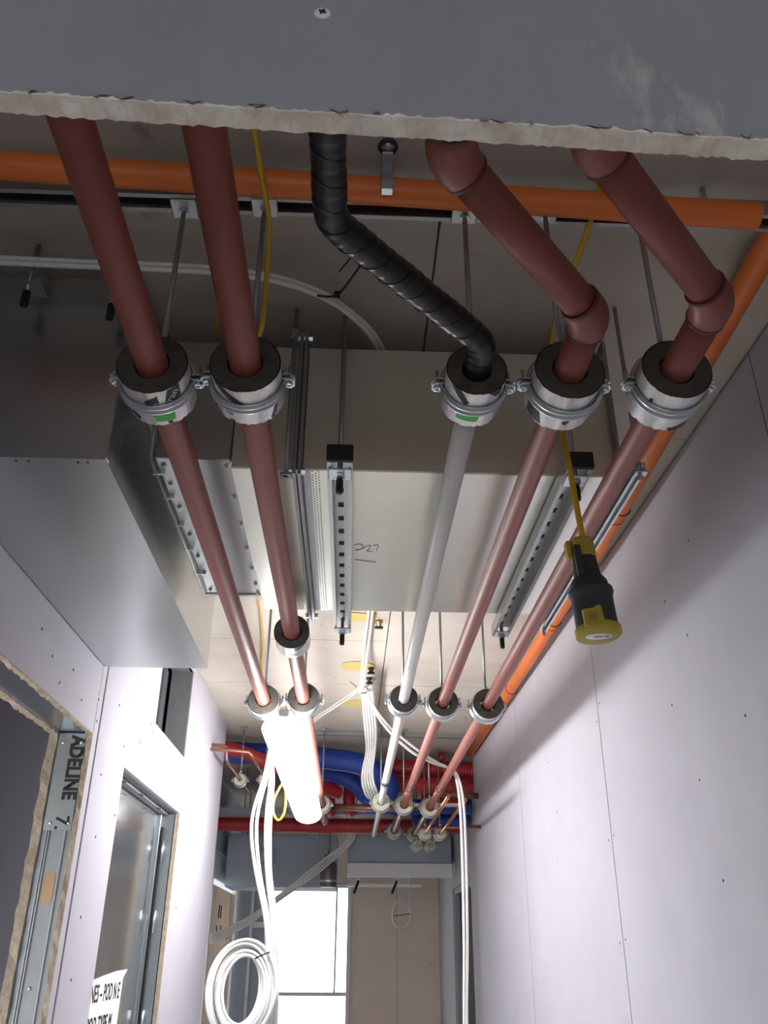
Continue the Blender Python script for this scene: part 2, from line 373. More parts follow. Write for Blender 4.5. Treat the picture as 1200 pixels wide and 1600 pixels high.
# room seen through doorway 1
struct('wall_side_room', MB().box(-1.92, -1.90, -0.3, 0.8, 0, 2.915).box(-1.92, -1.90, 2.9, 4.32, 0, 2.915).box(-1.92, -1.90, 0.8, 2.9, 0, 0.5).box(-1.92, -1.90, 0.8, 2.9, 2.1, 2.915), M_BOARD, 'board outer wall of the side room round its added window')
struct('wall_side_room_end', MB().box(-1.90, XB0, 4.3, 4.32, 0, 2.915), M_BOARD, 'board end wall inside the side room')
struct('wall_side_room_front', MB().box(-1.90, XB0, -0.32, -0.3, 0, 2.915), M_BOARD, 'board front wall inside the side room')
w3 = struct('window_3_added', None, None, 'unseen window added to the side room for its daylight')  # out-of-view window added to throw daylight through doorway 1
for y0, y1, z0, z1 in [(0.8, 0.85, 0.5, 2.1), (2.85, 2.9, 0.5, 2.1), (0.85, 2.85, 2.05, 2.1), (0.85, 2.85, 0.5, 0.55), (1.83, 1.87, 0.55, 2.05)]:
    MB().box(-1.94, -1.90, y0, y1, z0, z1).build('frame', M_WFRAME, w3)
for y0, y1 in ((0.85, 1.83), (1.87, 2.85)): MB().box(-1.925, -1.919, y0, y1, 0.55, 2.05).build('pane', M_GLASS, w3)
# doorway 2: steel door and frame
d2 = struct('door_2', None, None, 'polished steel door set deep in a grey steel frame')
MB().box(-0.995, XL-0.016, D2a, D2b, D2h+0.001, D2h+0.012).build('frame_head', M_FRAME, d2)
MB().box(-0.995, -0.93, D2a, D2b-0.02, D2h-0.012, D2h+0.001).build('frame_head_stop', M_GALVD, d2)
MB().box(-0.995, -0.90, D2b-0.012, D2b-0.004, 0, D2h).build('frame_jamb', M_FRAME, d2)
MB().box(-0.985, -0.955, D2b-0.060, D2b-0.012, 0, D2h-0.012).build('frame_stop', M_FRAME, d2, bevel=0.002)
MB().box(-0.950, -0.945, D2b-0.040, D2b-0.013, 0, 2.06).build('shadow_gap', M_DARK, d2)
leaf = MB().box(-1.0, -0.968, D2a+0.002, D2b-0.062, 0.01, D2h-0.014).build('door_leaf', M_STEELDR, d2, bevel=0.002)
MB().box(-0.968, -0.960, D2b-0.105, D2b-0.066, 0.01, 1.66).build('door_edge_strip', M_FRAME, leaf, bevel=0.001)
for z in (1.98, 1.24, 1.66):
    MB().lathe([(0.0, -0.05), (0.008, -0.05), (0.008, 0.05), (0.0, 0.05)], (-0.938, D2b-0.03, z-0.03), 'z', 10).build('hinge', M_GALVB, d2)
for i, y in enumerate((3.62, 3.95, 4.35)):
    MB().box(-0.94, -0.925, y, y+0.05, D2h-0.0135, D2h-0.0115).build('head_slot', M_PRINT, d2)
# vent opening
vn = MB().box(-1.2, XL-0.002, Va-0.004, Va, Vl, Vh).box(-1.2, XL-0.002, Vb, Vb+0.004, Vl, Vh).box(-1.2, XL-0.002, Va, Vb, Vl-0.004, Vl).box(-1.2, XL-0.002, Va, Vb, Vh, Vh+0.004) \
    .build('vent_lining', M_GALVD, wl)
MB().box(-1.22, -1.2, Va-0.004, Vb+0.004, Vl-0.004, Vh+0.004).build('vent_back', M_DARK, wl)
MB().box(XL-0.002, XL+0.006, Va-0.012, Vb+0.012, Vl-0.016, Vl-0.002).build('vent_sill', M_GYPSUM, wl)
MB().box(-1.0, -0.985, Vb-0.16, Vb-0.15, Vl, Vh).build('vent_blade', M_GALVB, vn)

# ---- wall header near the viewer: cut plasterboard with torn bottom edge
wn = struct('wall_near', None, None, 'dark scuffed plasterboard header with a torn bottom edge')
H0, H1, HB, HT = -0.90, 1.00, 2.0, 2.325
def yh(x): return 0.386 + 0.028*x
nx = 520
vs, fs = [], []
rows = []
for i in range(nx+1):
    x = H0+(H1-H0)*i/nx
    zb = HB + 0.0006*math.sin(x*17) + jit(0.0007); tear = 0.0004 + 0.0035*random.random()**3 + 0.003*max(0, math.sin(x*41)*math.sin(x*13))**2*random.random()
    y = yh(x)
    rows.append([(x, y, HT), (x, y, zb+0.0015+tear), (x, y+0.0005, zb+0.001+tear*0.3), (x, y+0.0155+jit(0.0006), zb+jit(0.0008)), (x, y+0.0155, HT)])
mb_f = MB(); mb_f.add([p for r in rows for p in (r[0], r[1], r[4])], [(3*i, 3*i+3, 3*i+4, 3*i+1) for i in range(nx)])
face = [[r[0], r[1]] for r in rows]
hb = MB().add([p for r in rows for p in (r[0], r[1])], [(2*i, 2*i+1, 2*i+3, 2*i+2) for i in range(nx)])
hb.build('paper_face', M_HEADER, wn, fixn=False)
core = MB().add([p for r in rows for p in r[1:]], [(4*i+k, 4*i+4+k, 4*i+5+k, 4*i+1+k) for i in range(nx) for k in range(3)])
core.add([p for r in rows for p in (r[0], r[4])], [(2*i, 2*i+2, 2*i+3, 2*i+1) for i in range(nx)])
core.build('gypsum_core', M_GYPSUM, wn, fixn=False)
paper = MB()
for i in range(46):
    x = random.uniform(-0.5, 0.6); wd = random.uniform(0.004, 0.016); y = yh(x)-0.0006; zz = HB+0.002
    paper.add([(x, y, zz+0.003), (x+wd, y, zz+0.003), (x+wd*random.uniform(.5, .9), y-0.0015, zz-random.uniform(-0.001, .003)), (x+wd*.3, y-0.001, zz-random.uniform(-0.001, .002))], [(0, 1, 2, 3)])
paper.build('torn_paper_fringe', M_HEADER, wn, fixn=False)
# Phillips screw in the header
sx, sz = -0.034, 2.108; sy_ = yh(sx)
scr = MB().lathe([(0.0, -0.0012), (0.0052, -0.0012), (0.0062, -0.0004), (0.0062, 0.001)], (sx, sy_, sz), 'y', 20).build('screw', M_WHITE, wn)
scr['label'] = 'cross-head plasterboard screw'
c_ = MB().box(-0.0028, 0.0028, -0.0022, -0.0012, -0.0006, 0.0006).box(-0.0006, 0.0006, -0.0022, -0.0012, -0.0028, 0.0028)
c_.xf(Matrix.Translation((sx, sy_, sz)) @ Matrix.Rotation(0.5, 4, 'Y')).build('cross_slot', M_PRINT, scr)
# ---- room behind the viewer (unseen window opening in the back wall, added for dim fill light)
struct('wall_back', MB().box(-2.6, -0.88, -3.1, -3.0, 0, 2.915).box(0.68, 1.1, -3.1, -3.0, 0, 2.915).box(-0.88, 0.68, -3.1, -3.0, 0, 0.08).box(-0.88, 0.68, -3.1, -3.0, 1.62, 2.915), M_BOARD, 'board wall behind the viewer with an added window opening')

# ---- far end
wf = struct('wall_far', None, None, 'beige board wall at the end of the corridor')
MB().box(0.03, 0.53, YE, YE+0.02, 0, 2.915).build('beige_board', M_BEIGE, wf, bevel=0.001)
MB().box(0.533, 1.1, YE, YE+0.02, 0, 2.915).build('beige_board', M_BEIGE, wf, bevel=0.001)
MB().box(-0.86, 0.03, YE, YE+0.02, 2.18, 2.915).build('beige_board', M_BEIGE, wf)
MB().box(-0.86, 0.03, YE, YE+0.02, 0, 0.42).build('beige_board', M_BEIGE, wf)
MB().box(-2.6, -1.05, YE, YE+0.02, 0, 2.915).build('blue_grey_board', M_BLUEWAL, wf)
MB().box(-1.05, -0.86, YE, YE+0.02, 2.30, 2.915).build('blue_grey_board', M_BLUEWAL, wf)
MB().box(-1.05, -0.86, YE, YE+0.02, 0, 0.4).build('blue_grey_board', M_BLUEWAL, wf)
wall_screws(wf, [(x, YE-0.001, z) for x, z in [(0.52, 1.5), (0.525, 1.22), (0.52, 0.98), (0.1, 1.7), (0.1, 1.3), (0.9, 1.4), (0.12, 1.0), (0.95, 1.9)]], 'y')
MB().box(0.03, 1.1, YE+0.021, YE+0.03, 0, 2.915).build('light_stop_board', M_DARK, wf)  # added behind the boards to block sky light in their joint
win = struct('window_1', None, None, 'blown-out bright window at the end of the corridor')
for a, b, c, dd in [(-0.86, -0.82, 0.42, 2.18), (-0.01, 0.03, 0.42, 2.18), (-0.82, -0.01, 2.14, 2.18), (-0.82, -0.01, 0.42, 0.47)]:
    MB().box(a, b, YE-0.03, YE+0.03, c, dd).build('frame', M_WFRAME, win, bevel=0.003)
MB().box(-0.82, -0.01, YE-0.02, YE+0.02, 1.10, 1.135).build('transom', M_WFRAME, win, bevel=0.003)
MB().box(-0.14, -0.12, YE-0.02, YE+0.02, 1.135, 2.14).build('mullion', M_WFRAME, win, bevel=0.003)
MB().box(-0.82, -0.14, YE-0.003, YE+0.003, 1.135, 2.14).build('pane', M_GLASS, win)
MB().box(-0.12, -0.01, YE-0.003, YE+0.003, 1.135, 2.14).build('pane', M_GLASS, win)
MB().box(-0.82, -0.01, YE-0.003, YE+0.003, 0.47, 1.10).build('pane', M_GLASS, win)
win2 = struct('window_2', None, None, 'narrow dark glazed side screen with pale frame strips')
for a, b in [(-1.06, -1.03), (-0.90, -0.862)]:
    MB().box(a, b, YE-0.05, YE+0.01, 0.0, 2.30).build('frame_strip', M_WFRAME, win2, bevel=0.003)
MB().box(-1.03, -0.90, YE-0.04, YE+0.0, 1.74, 1.80).build('cross_bar', M_WFRAME, win2, bevel=0.003)
MB().box(-1.03, -0.90, YE-0.004, YE+0.004, 0.4, 2.30).build('dark_pane', M_BLUEWAL, win2)
# far left wall with plywood door
wfl = struct('wall_far_left', None, None, 'pale wall with a plywood-faced doorway')
XF = -1.20
MB().box(XF-0.02, XF, 6.0, 8.25, 0, 2.32).build('wall_board', M_WFRAME, wfl)
MB().box(XF-0.02, XF, 8.25, 9.95, 2.09, 2.32).build('wall_board', M_WFRAME, wfl)
MB().box(XF-0.02, XF, 9.95, 10.29, 0, 2.32).build('wall_board', M_WFRAME, wfl)
MB().box(XF-0.02, XF, 6.0, 10.29, 2.325, 2.915).build('wall_board', M_BLUEWAL, wfl)
struct('wall_far_left_return', MB().box(-1.22, XB0, 5.96, 5.98, 0, 2.915), M_BOARD, 'return board at the end of the left wall')
d4 = struct('door_4', None, None, 'plywood-faced door with a scribbled face')
pd = MB().box(XF-0.06, XF-0.03, 8.26, 9.90, 0.0, 2.05).build('door_leaf', M_PLY, d4)
MB().box(XF-0.03, XF+0.01, 9.86, 9.95, 0.0, 2.09).build('jamb', M_WFRAME, d4)
MB().sweep([(XF-0.02, 9.6, 1.35), (XF-0.005, 9.6, 1.36), (XF-0.005, 9.6, 1.62), (XF-0.02, 9.6, 1.63)], 0.008, 8).build('handle', M_GALVB, pd)
fm = MB()
for y0 in (8.98, 9.12): fm.sweep(spline([(XF-0.029, y0, 1.90), (XF-0.029, y0-0.01, 1.84), (XF-0.029, y0, 1.79)], 5), 0.008, 6)
fm.sweep(spline([(XF-0.029, 8.90, 1.72), (XF-0.029, 8.98, 1.64), (XF-0.029, 9.10, 1.64), (XF-0.029, 9.20, 1.73)], 6), 0.008, 6)
fm.build('marker_scribble', M_INK, pd)

# ================================================================ LAMP
LX, LY0, LY1, LZ = -0.262, 3.22, 5.55, 2.255
lamp = thing('batten_lamp', 'lit white batten lamp slung beneath the two straight brown pipes', 'lamp', (LX, (LY0+LY1)/2, LZ))
n = 28; mb = MB()
ell = [(0.082*math.cos(2*PI*k/n), 0.052*math.sin(2*PI*k/n)) for k in range(n)]
rows = [(LY0+0.004, 0.55), (LY0+0.012, 0.85), (LY0+0.035, 1.0), (LY1-0.035, 1.0), (LY1-0.012, 0.85), (LY1-0.004, 0.55)]
vs = [(LX+x*q, y, LZ+z*q) for y, q in rows for x, z in ell]
mb.add(vs, [(i*n+k, i*n+(k+1) % n, (i+1)*n+(k+1) % n, (i+1)*n+k) for i in range(len(rows)-1) for k in range(n)], True)
mb.add(vs[:n], [tuple(range(n))]); mb.add(vs[-n:], [tuple(reversed(range(n)))])
mb.build('diffuser', M_EMIT, lamp)
MB().box(LX-0.03, LX+0.03, LY0+0.02, LY1-0.02, LZ+0.046, LZ+0.066).build('body', M_LAMPB, lamp, bevel=0.004)
for y in (LY0-0.008, LY1-0.006):
    MB().box(LX-0.022, LX+0.022, y, y+0.014, LZ+0.030, LZ+0.064).build('end_cap', M_LAMPB, lamp, bevel=0.006)
for y in (LY0+0.35, LY1-0.35):
    for dx in (-0.045, 0.045):
        MB().sweep([(LX+dx*.5, y, LZ+0.06), (LX+dx*2.0, y, 2.432)], 0.0015, 6).build('tie_wire', M_GALVB, lamp)

# ================================================================ PIPES
PZ, PR = 2.40, 0.0275
PX = [-0.360, -0.199, 0.201, 0.362, 0.546]
PR2 = 0.0235                         # the offset pipes run on a size smaller
def arc45(c_in, d_in, d_out, R, n=9):
    """arc points for a bend with corner c_in turning from d_in to d_out"""
    d_in, d_out = Vector(d_in).normalized(), Vector(d_out).normalized()
    ang = d_in.angle(d_out); tl = R*math.tan(ang/2); c = Vector(c_in)
    a = c - d_in*tl; b = c + d_out*tl
    nrm = (d_out - d_in*d_in.dot(d_out)).normalized(); ctr = a + nrm*R
    pts = []
    for k in range(n+1):
        t = ang*k/n
        pts.append(ctr - nrm*R*math.cos(t) + d_in*R*math.sin(t))
    return pts
def ring(p, d, r, h, m, name, parent):
    d = Vector(d).normalized(); p = Vector(p)
    n = 8; pts, rs = [], []
    for k in range(n+1):
        t = -1+2*k/n; pts.append(p + d*h*t); rs.append(r*(1 + 0.06*math.sqrt(max(0, 1-t*t))))
    return MB().sweep(pts, rs, 24).build(name, m, parent)
B0 = [1.200, 1.190, 1.190, 1.182, 1.172]      # near faces of the first row of foil blocks
P1 = thing('steel_pipe', 'straight red-brown painted steel pipe running beside the big metal box', 'pipe', (PX[0], 3.4, PZ), 'heating pipes')
MB().sweep([(PX[0], y, PZ) for y in (0.05, 1.24, 3.4, 6.45)], [PR, PR, PR*.95, PR*.95], 28).build('pipe_run', M_OXIDE, P1)
MB().sweep([(PX[0], 5.6, PZ), (PX[0], 5.68, PZ)], PR*1.1, 24).build('coupling', M_COPPERB, P1)
P2 = thing('steel_pipe', 'straight red-brown painted steel pipe carrying a lone foil block under the duct', 'pipe', (PX[1], 3.4, PZ), 'heating pipes')
MB().sweep([(PX[1], y, PZ) for y in (0.05, 1.24, 3.4, 6.95)], [PR, PR, PR*.95, PR*.95], 28).build('pipe_run', M_OXIDE, P2)
MB().sweep([(PX[1], 6.8, PZ), (PX[1], 6.86, PZ)], PR*1.1, 24).build('coupling', M_COPPERB, P2)
def offset_pipe(i, x0, yc0, yc1, yend, label):
    x1 = PX[i]
    T = thing('steel_pipe', label, 'pipe', (x1, 3.4, PZ), 'heating pipes')
    c0, c1 = Vector((x0, yc0, PZ)), Vector((x1, yc1, PZ)); dg = (c1-c0).normalized(); Y = Vector((0, 1, 0))
    a0 = arc45(c0, Y, dg, 0.075); a1 = arc45(c1, dg, Y, 0.075)
    MB().sweep([(x0, 0.05, PZ), a0[0]], PR, 28).build('pipe_run', M_OXIDE, T)
    MB().sweep([a0[-1], a1[0]], PR, 28).build('pipe_run', M_OXIDE, T)
    MB().sweep([a1[-1], (x1, B0[i]+0.02, PZ), (x1, B0[i]+0.04, PZ), (x1, 3.4, PZ), (x1, 5.45, PZ)], [PR, PR, PR2, PR2, PR2], 28).build('pipe_run', M_OXIDE, T)
    MB().sweep([(x1, 5.45, PZ), (x1, yend, PZ)], PR2*0.98, 24).build('copper_run', M_COPPERB, T)['label'] = 'tarnished copper far run'
    for a, da, db in ((a0, Y, dg), (a1, dg, Y)):
        a = [a[0]-Vector(da)*0.010] + a + [a[-1]+Vector(db)*0.010]
        n = len(a); rs = [PR*(1.12+0.10*math.sin(PI*k/(n-1))) for k in range(n)]
        MB().sweep(a, rs, 28).build('elbow', M_OXIDE, T)
        ring(a[0], da, PR*1.10, 0.004, M_WELD, 'weld_bead', T); ring(a[-1], db, PR*1.10, 0.004, M_WELD, 'weld_bead', T)
    ring((x1, 5.45, PZ), Y, PR2*1.12, 0.03, M_OXIDE, 'coupling', T)
    ring((x1, 5.30, PZ), Y, PR2*1.05, 0.02, M_COPPERB, 'coupling', T)
    return T
offset_pipe(3, 0.105, 0.745, 1.040, 7.75, 'red-brown offset steel pipe running next to the white pipe')
offset_pipe(4, 0.280, 0.715, 1.000, 8.00, 'red-brown offset steel pipe running next to the orange ceiling conduit')
P3 = thing('plastic_pipe', 'white plastic pipe whose offset end is wrapped in black tape', 'pipe', (PX[2], 3.4, PZ))
MB().sweep([(PX[2], 1.20, PZ), (PX[2], 3.4, PZ), (PX[2], 7.72, PZ), (PX[2], 7.76, PZ), (PX[2], 7.84, PZ)], [0.0212, 0.0212, 0.0212, 0.020, 0.004], 24).build('white_pipe', M_WPIPE, P3)
c0, c1 = Vector((-0.047, 0.862, PZ)), Vector((PX[2], 1.115, PZ)); dg = (c1-c0).normalized(); Y = Vector((0, 1, 0))
path = [Vector((-0.052, 0.05, PZ))] + arc45(c0, Y, dg, 0.06) + arc45(c1, dg, Y, 0.06) + [Vector((PX[2], 1.235, PZ))]
# resample and give the wrap its overlapping spiral turns
dense = []
for a, b in zip(path[:-1], path[1:]):
    k = max(1, int((b-a).length/0.0035))
    dense += [a.lerp(b, j/k) for j in range(k)]
dense.append(path[-1]); acc = 0; rs = []
for i, p in enumerate(dense):
    if i: acc += (p-dense[i-1]).length
    ph = (acc/0.021) % 1.0
    rs.append(0.0228 + 0.0016*ph + 0.0006*math.sin(acc*60))
wrap = MB().sweep(dense, rs, 28).build('black_wrap', M_BLACK, P3); wrap['label'] = 'black tape-wrapped offset section'
seams = MB()
for j in range(14):
    s0 = 0.55 + 0.042*j
    acc = 0; pts = []
    for i in range(1, len(dense)):
        acc += (dense[i]-dense[i-1]).length
        if s0 <= acc <= s0+0.03:
            t = (acc-s0)/0.03; tn = (dense[i]-dense[i-1]).normalized(); side = tn.cross(Vector((0, 0, 1)))
            a = -PI/2 + (t-0.5)*PI*0.9
            pts.append(dense[i] + (side*math.cos(a) + Vector((0, 0, 1))*math.sin(a))*0.0246)
    if len(pts) > 3: seams.sweep(pts, 0.0007, 5)
seams.build('tape_edge', M_RUBBER, wrap)
MB().sweep([(PX[2], 5.12, PZ), (PX[2], 5.26, PZ)], 0.0245, 24).build('grey_coupling', M_FRAME, P3)
MB().sweep([(PX[2], 5.16, PZ), (PX[2], 5.19, PZ)], 0.028, 24).build('clamp_band', M_RUBBER, P3)

# ================================================================ FOIL BLOCKS AND CLAMPS
def cyl_map(cx, cz, r, y0):
    return lambda s_, t: (cx + r*math.sin(s_/r), y0 + t, cz - r*math.cos(s_/r))
def patch(poly, fn, name, m, parent, n=10):
    """a quad (4 corner points in arc-length / length) laid on the cylinder"""
    a, b, c, dd = [Vector((p[0], p[1])) for p in poly]
    vs, fs = [], []
    for i in range(n+1):
        l = a.lerp(dd, i/n); r = b.lerp(c, i/n)
        for j in range(n+1):
            q = l.lerp(r, j/n); vs.append(fn(q.x, q.y))
    for i in range(n):
        for j in range(n): fs.append((i*(n+1)+j, i*(n+1)+j+1, (i+1)*(n+1)+j+1, (i+1)*(n+1)+j))
    return MB().add(vs, fs, True).build(name, m, parent, fixn=False)
def block(px, y0, r, ri, ln, label, foam=None, wrapm=None, marks=None, group='foil support blocks', detail=True):
    T = thing('pipe_support_block', label, 'insulation block', (px, y0+ln/2, PZ), group)
    fm = foam or M_FOAM
    prof = [(ri, 0.0), (r-0.002, 0.0), (r-0.002, ln-0.002), (ri, ln-0.002), (ri, 0.0)]
    MB().lathe(prof, (px, y0, PZ), 'y', 40, smooth=False).build('foam_core', fm, T)
    # foil skin with a slightly torn rim
    seg = 72; vs = []
    for row in range(2):
        for k in range(seg):
            a = 2*PI*k/seg
            e = (random.uniform(-0.001, 0.001) if row == 0 else ln + random.uniform(-0.0025, 0.003))
            q = r + random.uniform(0, 0.0006)
            vs.append((px+q*math.cos(a), y0+e, PZ+q*math.sin(a)))
    MB().add(vs, [(k, (k+1) % seg, seg+(k+1) % seg, seg+k) for k in range(seg)], True).build('foil_wrap', wrapm or M_FOIL, T, fixn=False)
    fn = cyl_map(px, PZ, r+0.0011, y0); fn2 = cyl_map(px, PZ, r+0.0016, y0)
    for mk in (marks or []):
        kind = mk[0]
        if kind == 'green':
            patch(mk[1], fn, 'green_label', M_GREEN, T)
        elif kind == 'black':
            patch(mk[1], fn, 'printed_band', M_PRINT, T)
        elif kind == 'text':
            _, s, size, s0, t0, ang = mk
            v2, f2 = text2d(s, size); c, sn = math.cos(ang), math.sin(ang)
            vs = [fn2(s0 + x*c + y*sn, t0 + x*sn - y*c) for x, y in v2]
            MB().add(vs, f2).build('printed_letters', M_WHITE, T, fixn=False)
    return T
def half_band(px, y, r, w_, upper, seg=26):
    """half ring with two raised ribs; cross-section runs along y"""
    sec = [(-w_/2, 0), (-w_/2, .0020), (-w_*.42, .0026), (-w_*.34, .0066), (-w_*.20, .0070), (-w_*.12, .0026), (0, .0016), (w_*.12, .0026), (w_*.20, .0070), (w_*.34, .0066), (w_*.42, .0026), (w_/2, .0020), (w_/2, 0)]
    mb = MB(); vs = []; n = len(sec)
    for k in range(seg+1):
        a = (0.03 + (PI-0.06)*k/seg)*(1 if upper else -1)
        for (t, h) in sec: vs.append((px+(r+h)*math.cos(a), y+t, PZ+(r+h)*math.sin(a)))
    fs = [(i*n+j, i*n+(j+1) % n, (i+1)*n+(j+1) % n, (i+1)*n+j) for i in range(seg) for j in range(n)]
    mb.add(vs, fs, True)
    s = 1 if upper else -1
    for sd in (-1, 1):       # ears
        x0, x1 = px+sd*(r-0.001), px+sd*(r+0.020)
        z0 = PZ+s*0.0035; z1 = PZ+s*0.0065
        ex = [(x0, y-w_*.55), (x1-sd*0.006, y-w_*.55), (x1, y-w_*.3), (x1, y+w_*.3), (x1-sd*0.006, y+w_*.55), (x0, y+w_*.55)]
        mb.prism(ex, min(z0, z1), max(z0, z1))
        mb.prism([(x0, y-w_*.5), (x0+sd*0.004, y-w_*.5), (x0+sd*0.004, y+w_*.5), (x0, y+w_*.5)], min(PZ+s*0.0035, PZ+s*0.014), max(PZ+s*0.0035, PZ+s*0.014))
    return mb
def hanger(px, y, r, ztop, label, w_=0.024, group='pipe hangers', rod=True, plate=True):
    T = thing('pipe_hanger', label, 'pipe clamp', (px, y, PZ), group)
    half_band(px, y, r+0.0016, w_, False).build('lower_band', M_GALVB, T)
    half_band(px, y, r+0.0016, w_, True).build('upper_band', M_GALVB, T)
    for sd in (-1, 1):
        bx = px+sd*(r+0.0115)
        b = MB().lathe([(0.0, -0.0030), (0.0030, -0.0030), (0.0035, -0.0110), (0.0068, -0.0110), (0.0075, -0.0095), (0.0075, -0.0062), (0.0032, -0.006), (0.0032, 0.030), (0.0, 0.030)], (bx, y, PZ), 'z', 12)
        b.build('bolt', M_GALVB, T)
    if rod:
        MB().lathe([(0.0, r+0.004), (0.010, r+0.004), (0.010, r+0.022), (0.0, r+0.022)], (px, y, PZ), 'z', 6, smooth=False).build('boss_nut', M_GALVB, T)
        MB().lathe([(0.0, r+0.015), (0.0052, r+0.015), (0.0052, ztop-PZ), (0.0, ztop-PZ)], (px, y, PZ), 'z', 12).build('threaded_rod', M_GALVD, T)
        MB().lathe([(0.0, -0.014), (0.009, -0.014), (0.009, -0.004), (0.0, -0.004)], (px, y, ztop), 'z', 6, smooth=False).build('top_nut', M_GALVB, T)
        if plate:
            MB().box(px-0.026, px+0.026, y-0.024, y+0.024, ztop-0.004, ztop).build('washer_plate', M_GALVC, T, bevel=0.002)
    return T
PD = ['straight brown pipe beside the metal box', 'straight brown pipe with the lone block', 'black-taped white pipe', 'brown pipe next to the white pipe', 'brown pipe next to the orange conduit']
STRUT_Z = 2.822
R1 = [0.061, 0.061, 0.053, 0.061, 0.061]
marks1 = [
  [('black', [(-0.012, 0.026), (0.014, 0.010), (0.014, 0.046), (-0.004, 0.046)]), ('black', [(0.034, 0.002), (0.058, -0.0), (0.056, 0.030), (0.020, 0.046)]), ('text', 'uran', 0.022, 0.028, 0.044, -0.85), ('text', 'un', 0.018, 0.000, 0.042, -0.4),
   ('green', [(-0.004, 0.066), (0.036, 0.062), (0.034, 0.086), (0.0, 0.086)]), ('black', [(-0.062, 0.060), (-0.030, 0.082), (-0.034, 0.094), (-0.070, 0.078)]), ('black', [(0.018, 0.088), (0.028, 0.088), (0.026, 0.096), (0.020, 0.096)])],
  [('black', [(-0.060, -0.0), (-0.040, 0.0), (0.014, 0.046), (-0.014, 0.046)]), ('text', 'youroy', 0.020, -0.050, 0.018, 0.72), ('green', [(-0.046, 0.060), (-0.022, 0.060), (-0.026, 0.078), (-0.042, 0.074)]),
   ('black', [(0.060, 0.064), (0.068, 0.060), (0.056, 0.098), (0.044, 0.098)]), ('text', 'ersu', 0.014, 0.056, 0.096, -1.2), ('black', [(-0.006, 0.058), (0.008, 0.058), (0.004, 0.066), (0.0, 0.066)]), ('black', [(-0.034, 0.092), (-0.024, 0.090), (-0.024, 0.098), (-0.034, 0.098)])],
  [('black', [(-0.052, 0.0), (-0.030, 0.0), (-0.012, 0.028), (-0.020, 0.034)]), ('black', [(0.020, 0.0), (0.050, -0.0), (0.046, 0.018), (0.034, 0.016)]), ('green', [(-0.030, 0.060), (0.012, 0.060), (0.008, 0.082), (-0.032, 0.080)]), ('black', [(-0.036, 0.054), (-0.028, 0.056), (-0.028, 0.064), (-0.031, 0.066)])],
  [('black', [(0.016, 0.046), (0.066, 0.002), (0.076, 0.010), (0.036, 0.050)]), ('text', 'ersu', 0.016, 0.030, 0.042, -0.72), ('green', [(-0.034, 0.034), (0.010, 0.040), (0.012, 0.050), (-0.034, 0.046)]), ('black', [(-0.084, 0.056), (-0.050, 0.066), (-0.040, 0.098), (-0.080, 0.094)]), ('black', [(-0.004, 0.072), (0.010, 0.070), (0.004, 0.080), (0.0, 0.080)])],
  [('black', [(-0.080, 0.034), (-0.056, 0.040), (-0.052, 0.062), (-0.078, 0.062)]), ('black', [(0.004, 0.092), (0.050, 0.088), (0.046, 0.100), (0.010, 0.102)]), ('black', [(-0.050, 0.026), (-0.042, 0.026), (-0.044, 0.034), (-0.050, 0.034)])],
]
for i in range(5):
    block(PX[i], B0[i], R1[i], (0.031 if i != 2 else 0.026), 0.098, 'foil-wrapped block on the '+PD[i]+', before the duct', marks=marks1[i])
    hanger(PX[i], B0[i]+0.047, R1[i], STRUT_Z, 'zinc clamp on the '+PD[i]+', before the duct')
block(PX[1], 2.565, 0.056, 0.031, 0.095, 'lone foil-wrapped block without a clamp under the duct edge', marks=[('green', [(-0.012, 0.062), (0.018, 0.058), (0.016, 0.076), (-0.010, 0.078)]), ('black', [(0.010, 0.012), (0.05, -0.0), (0.06, 0.006), (0.012, 0.024)])])
RY2 = [3.385, 3.345, 3.335, 3.372, 3.395]
R2 = [0.061, 0.060, 0.055, 0.059, 0.061]
for i in range(5):
    block(PX[i], RY2[i], R2[i], (0.031 if i != 2 else 0.026), 0.085, 'foil-wrapped block on the '+PD[i]+', just past the duct')
    hanger(PX[i], RY2[i]+0.055, R2[i], ZC-0.004, 'zinc clamp on the '+PD[i]+', just past the duct', w_=0.03)
RY3 = [6.05, 6.05, 5.93, 6.03, 6.13]
R3 = [0.058, 0.058, 0.060, 0.060, 0.062]
for i in range(5):
    block(PX[i], RY3[i], R3[i], (0.031 if i != 2 else 0.026), 0.08, 'pale foam block on the '+PD[i]+', near the red ducts', foam=M_FOAML, group='pale foam blocks')
    hanger(PX[i], RY3[i]+0.05, R3[i], ZC-0.004, 'zinc clamp on the '+PD[i]+', near the red ducts', w_=0.03)
for i, y in ((3, 7.42), (4, 7.62)):
    block(PX[i], y, 0.060, 0.031, 0.07, 'pale foam block at the end of the '+PD[i], foam=M_FOAML, group='pale foam blocks')
    hanger(PX[i], y+0.045, 0.060, ZC-0.004, 'zinc clamp at the end of the '+PD[i], w_=0.03)

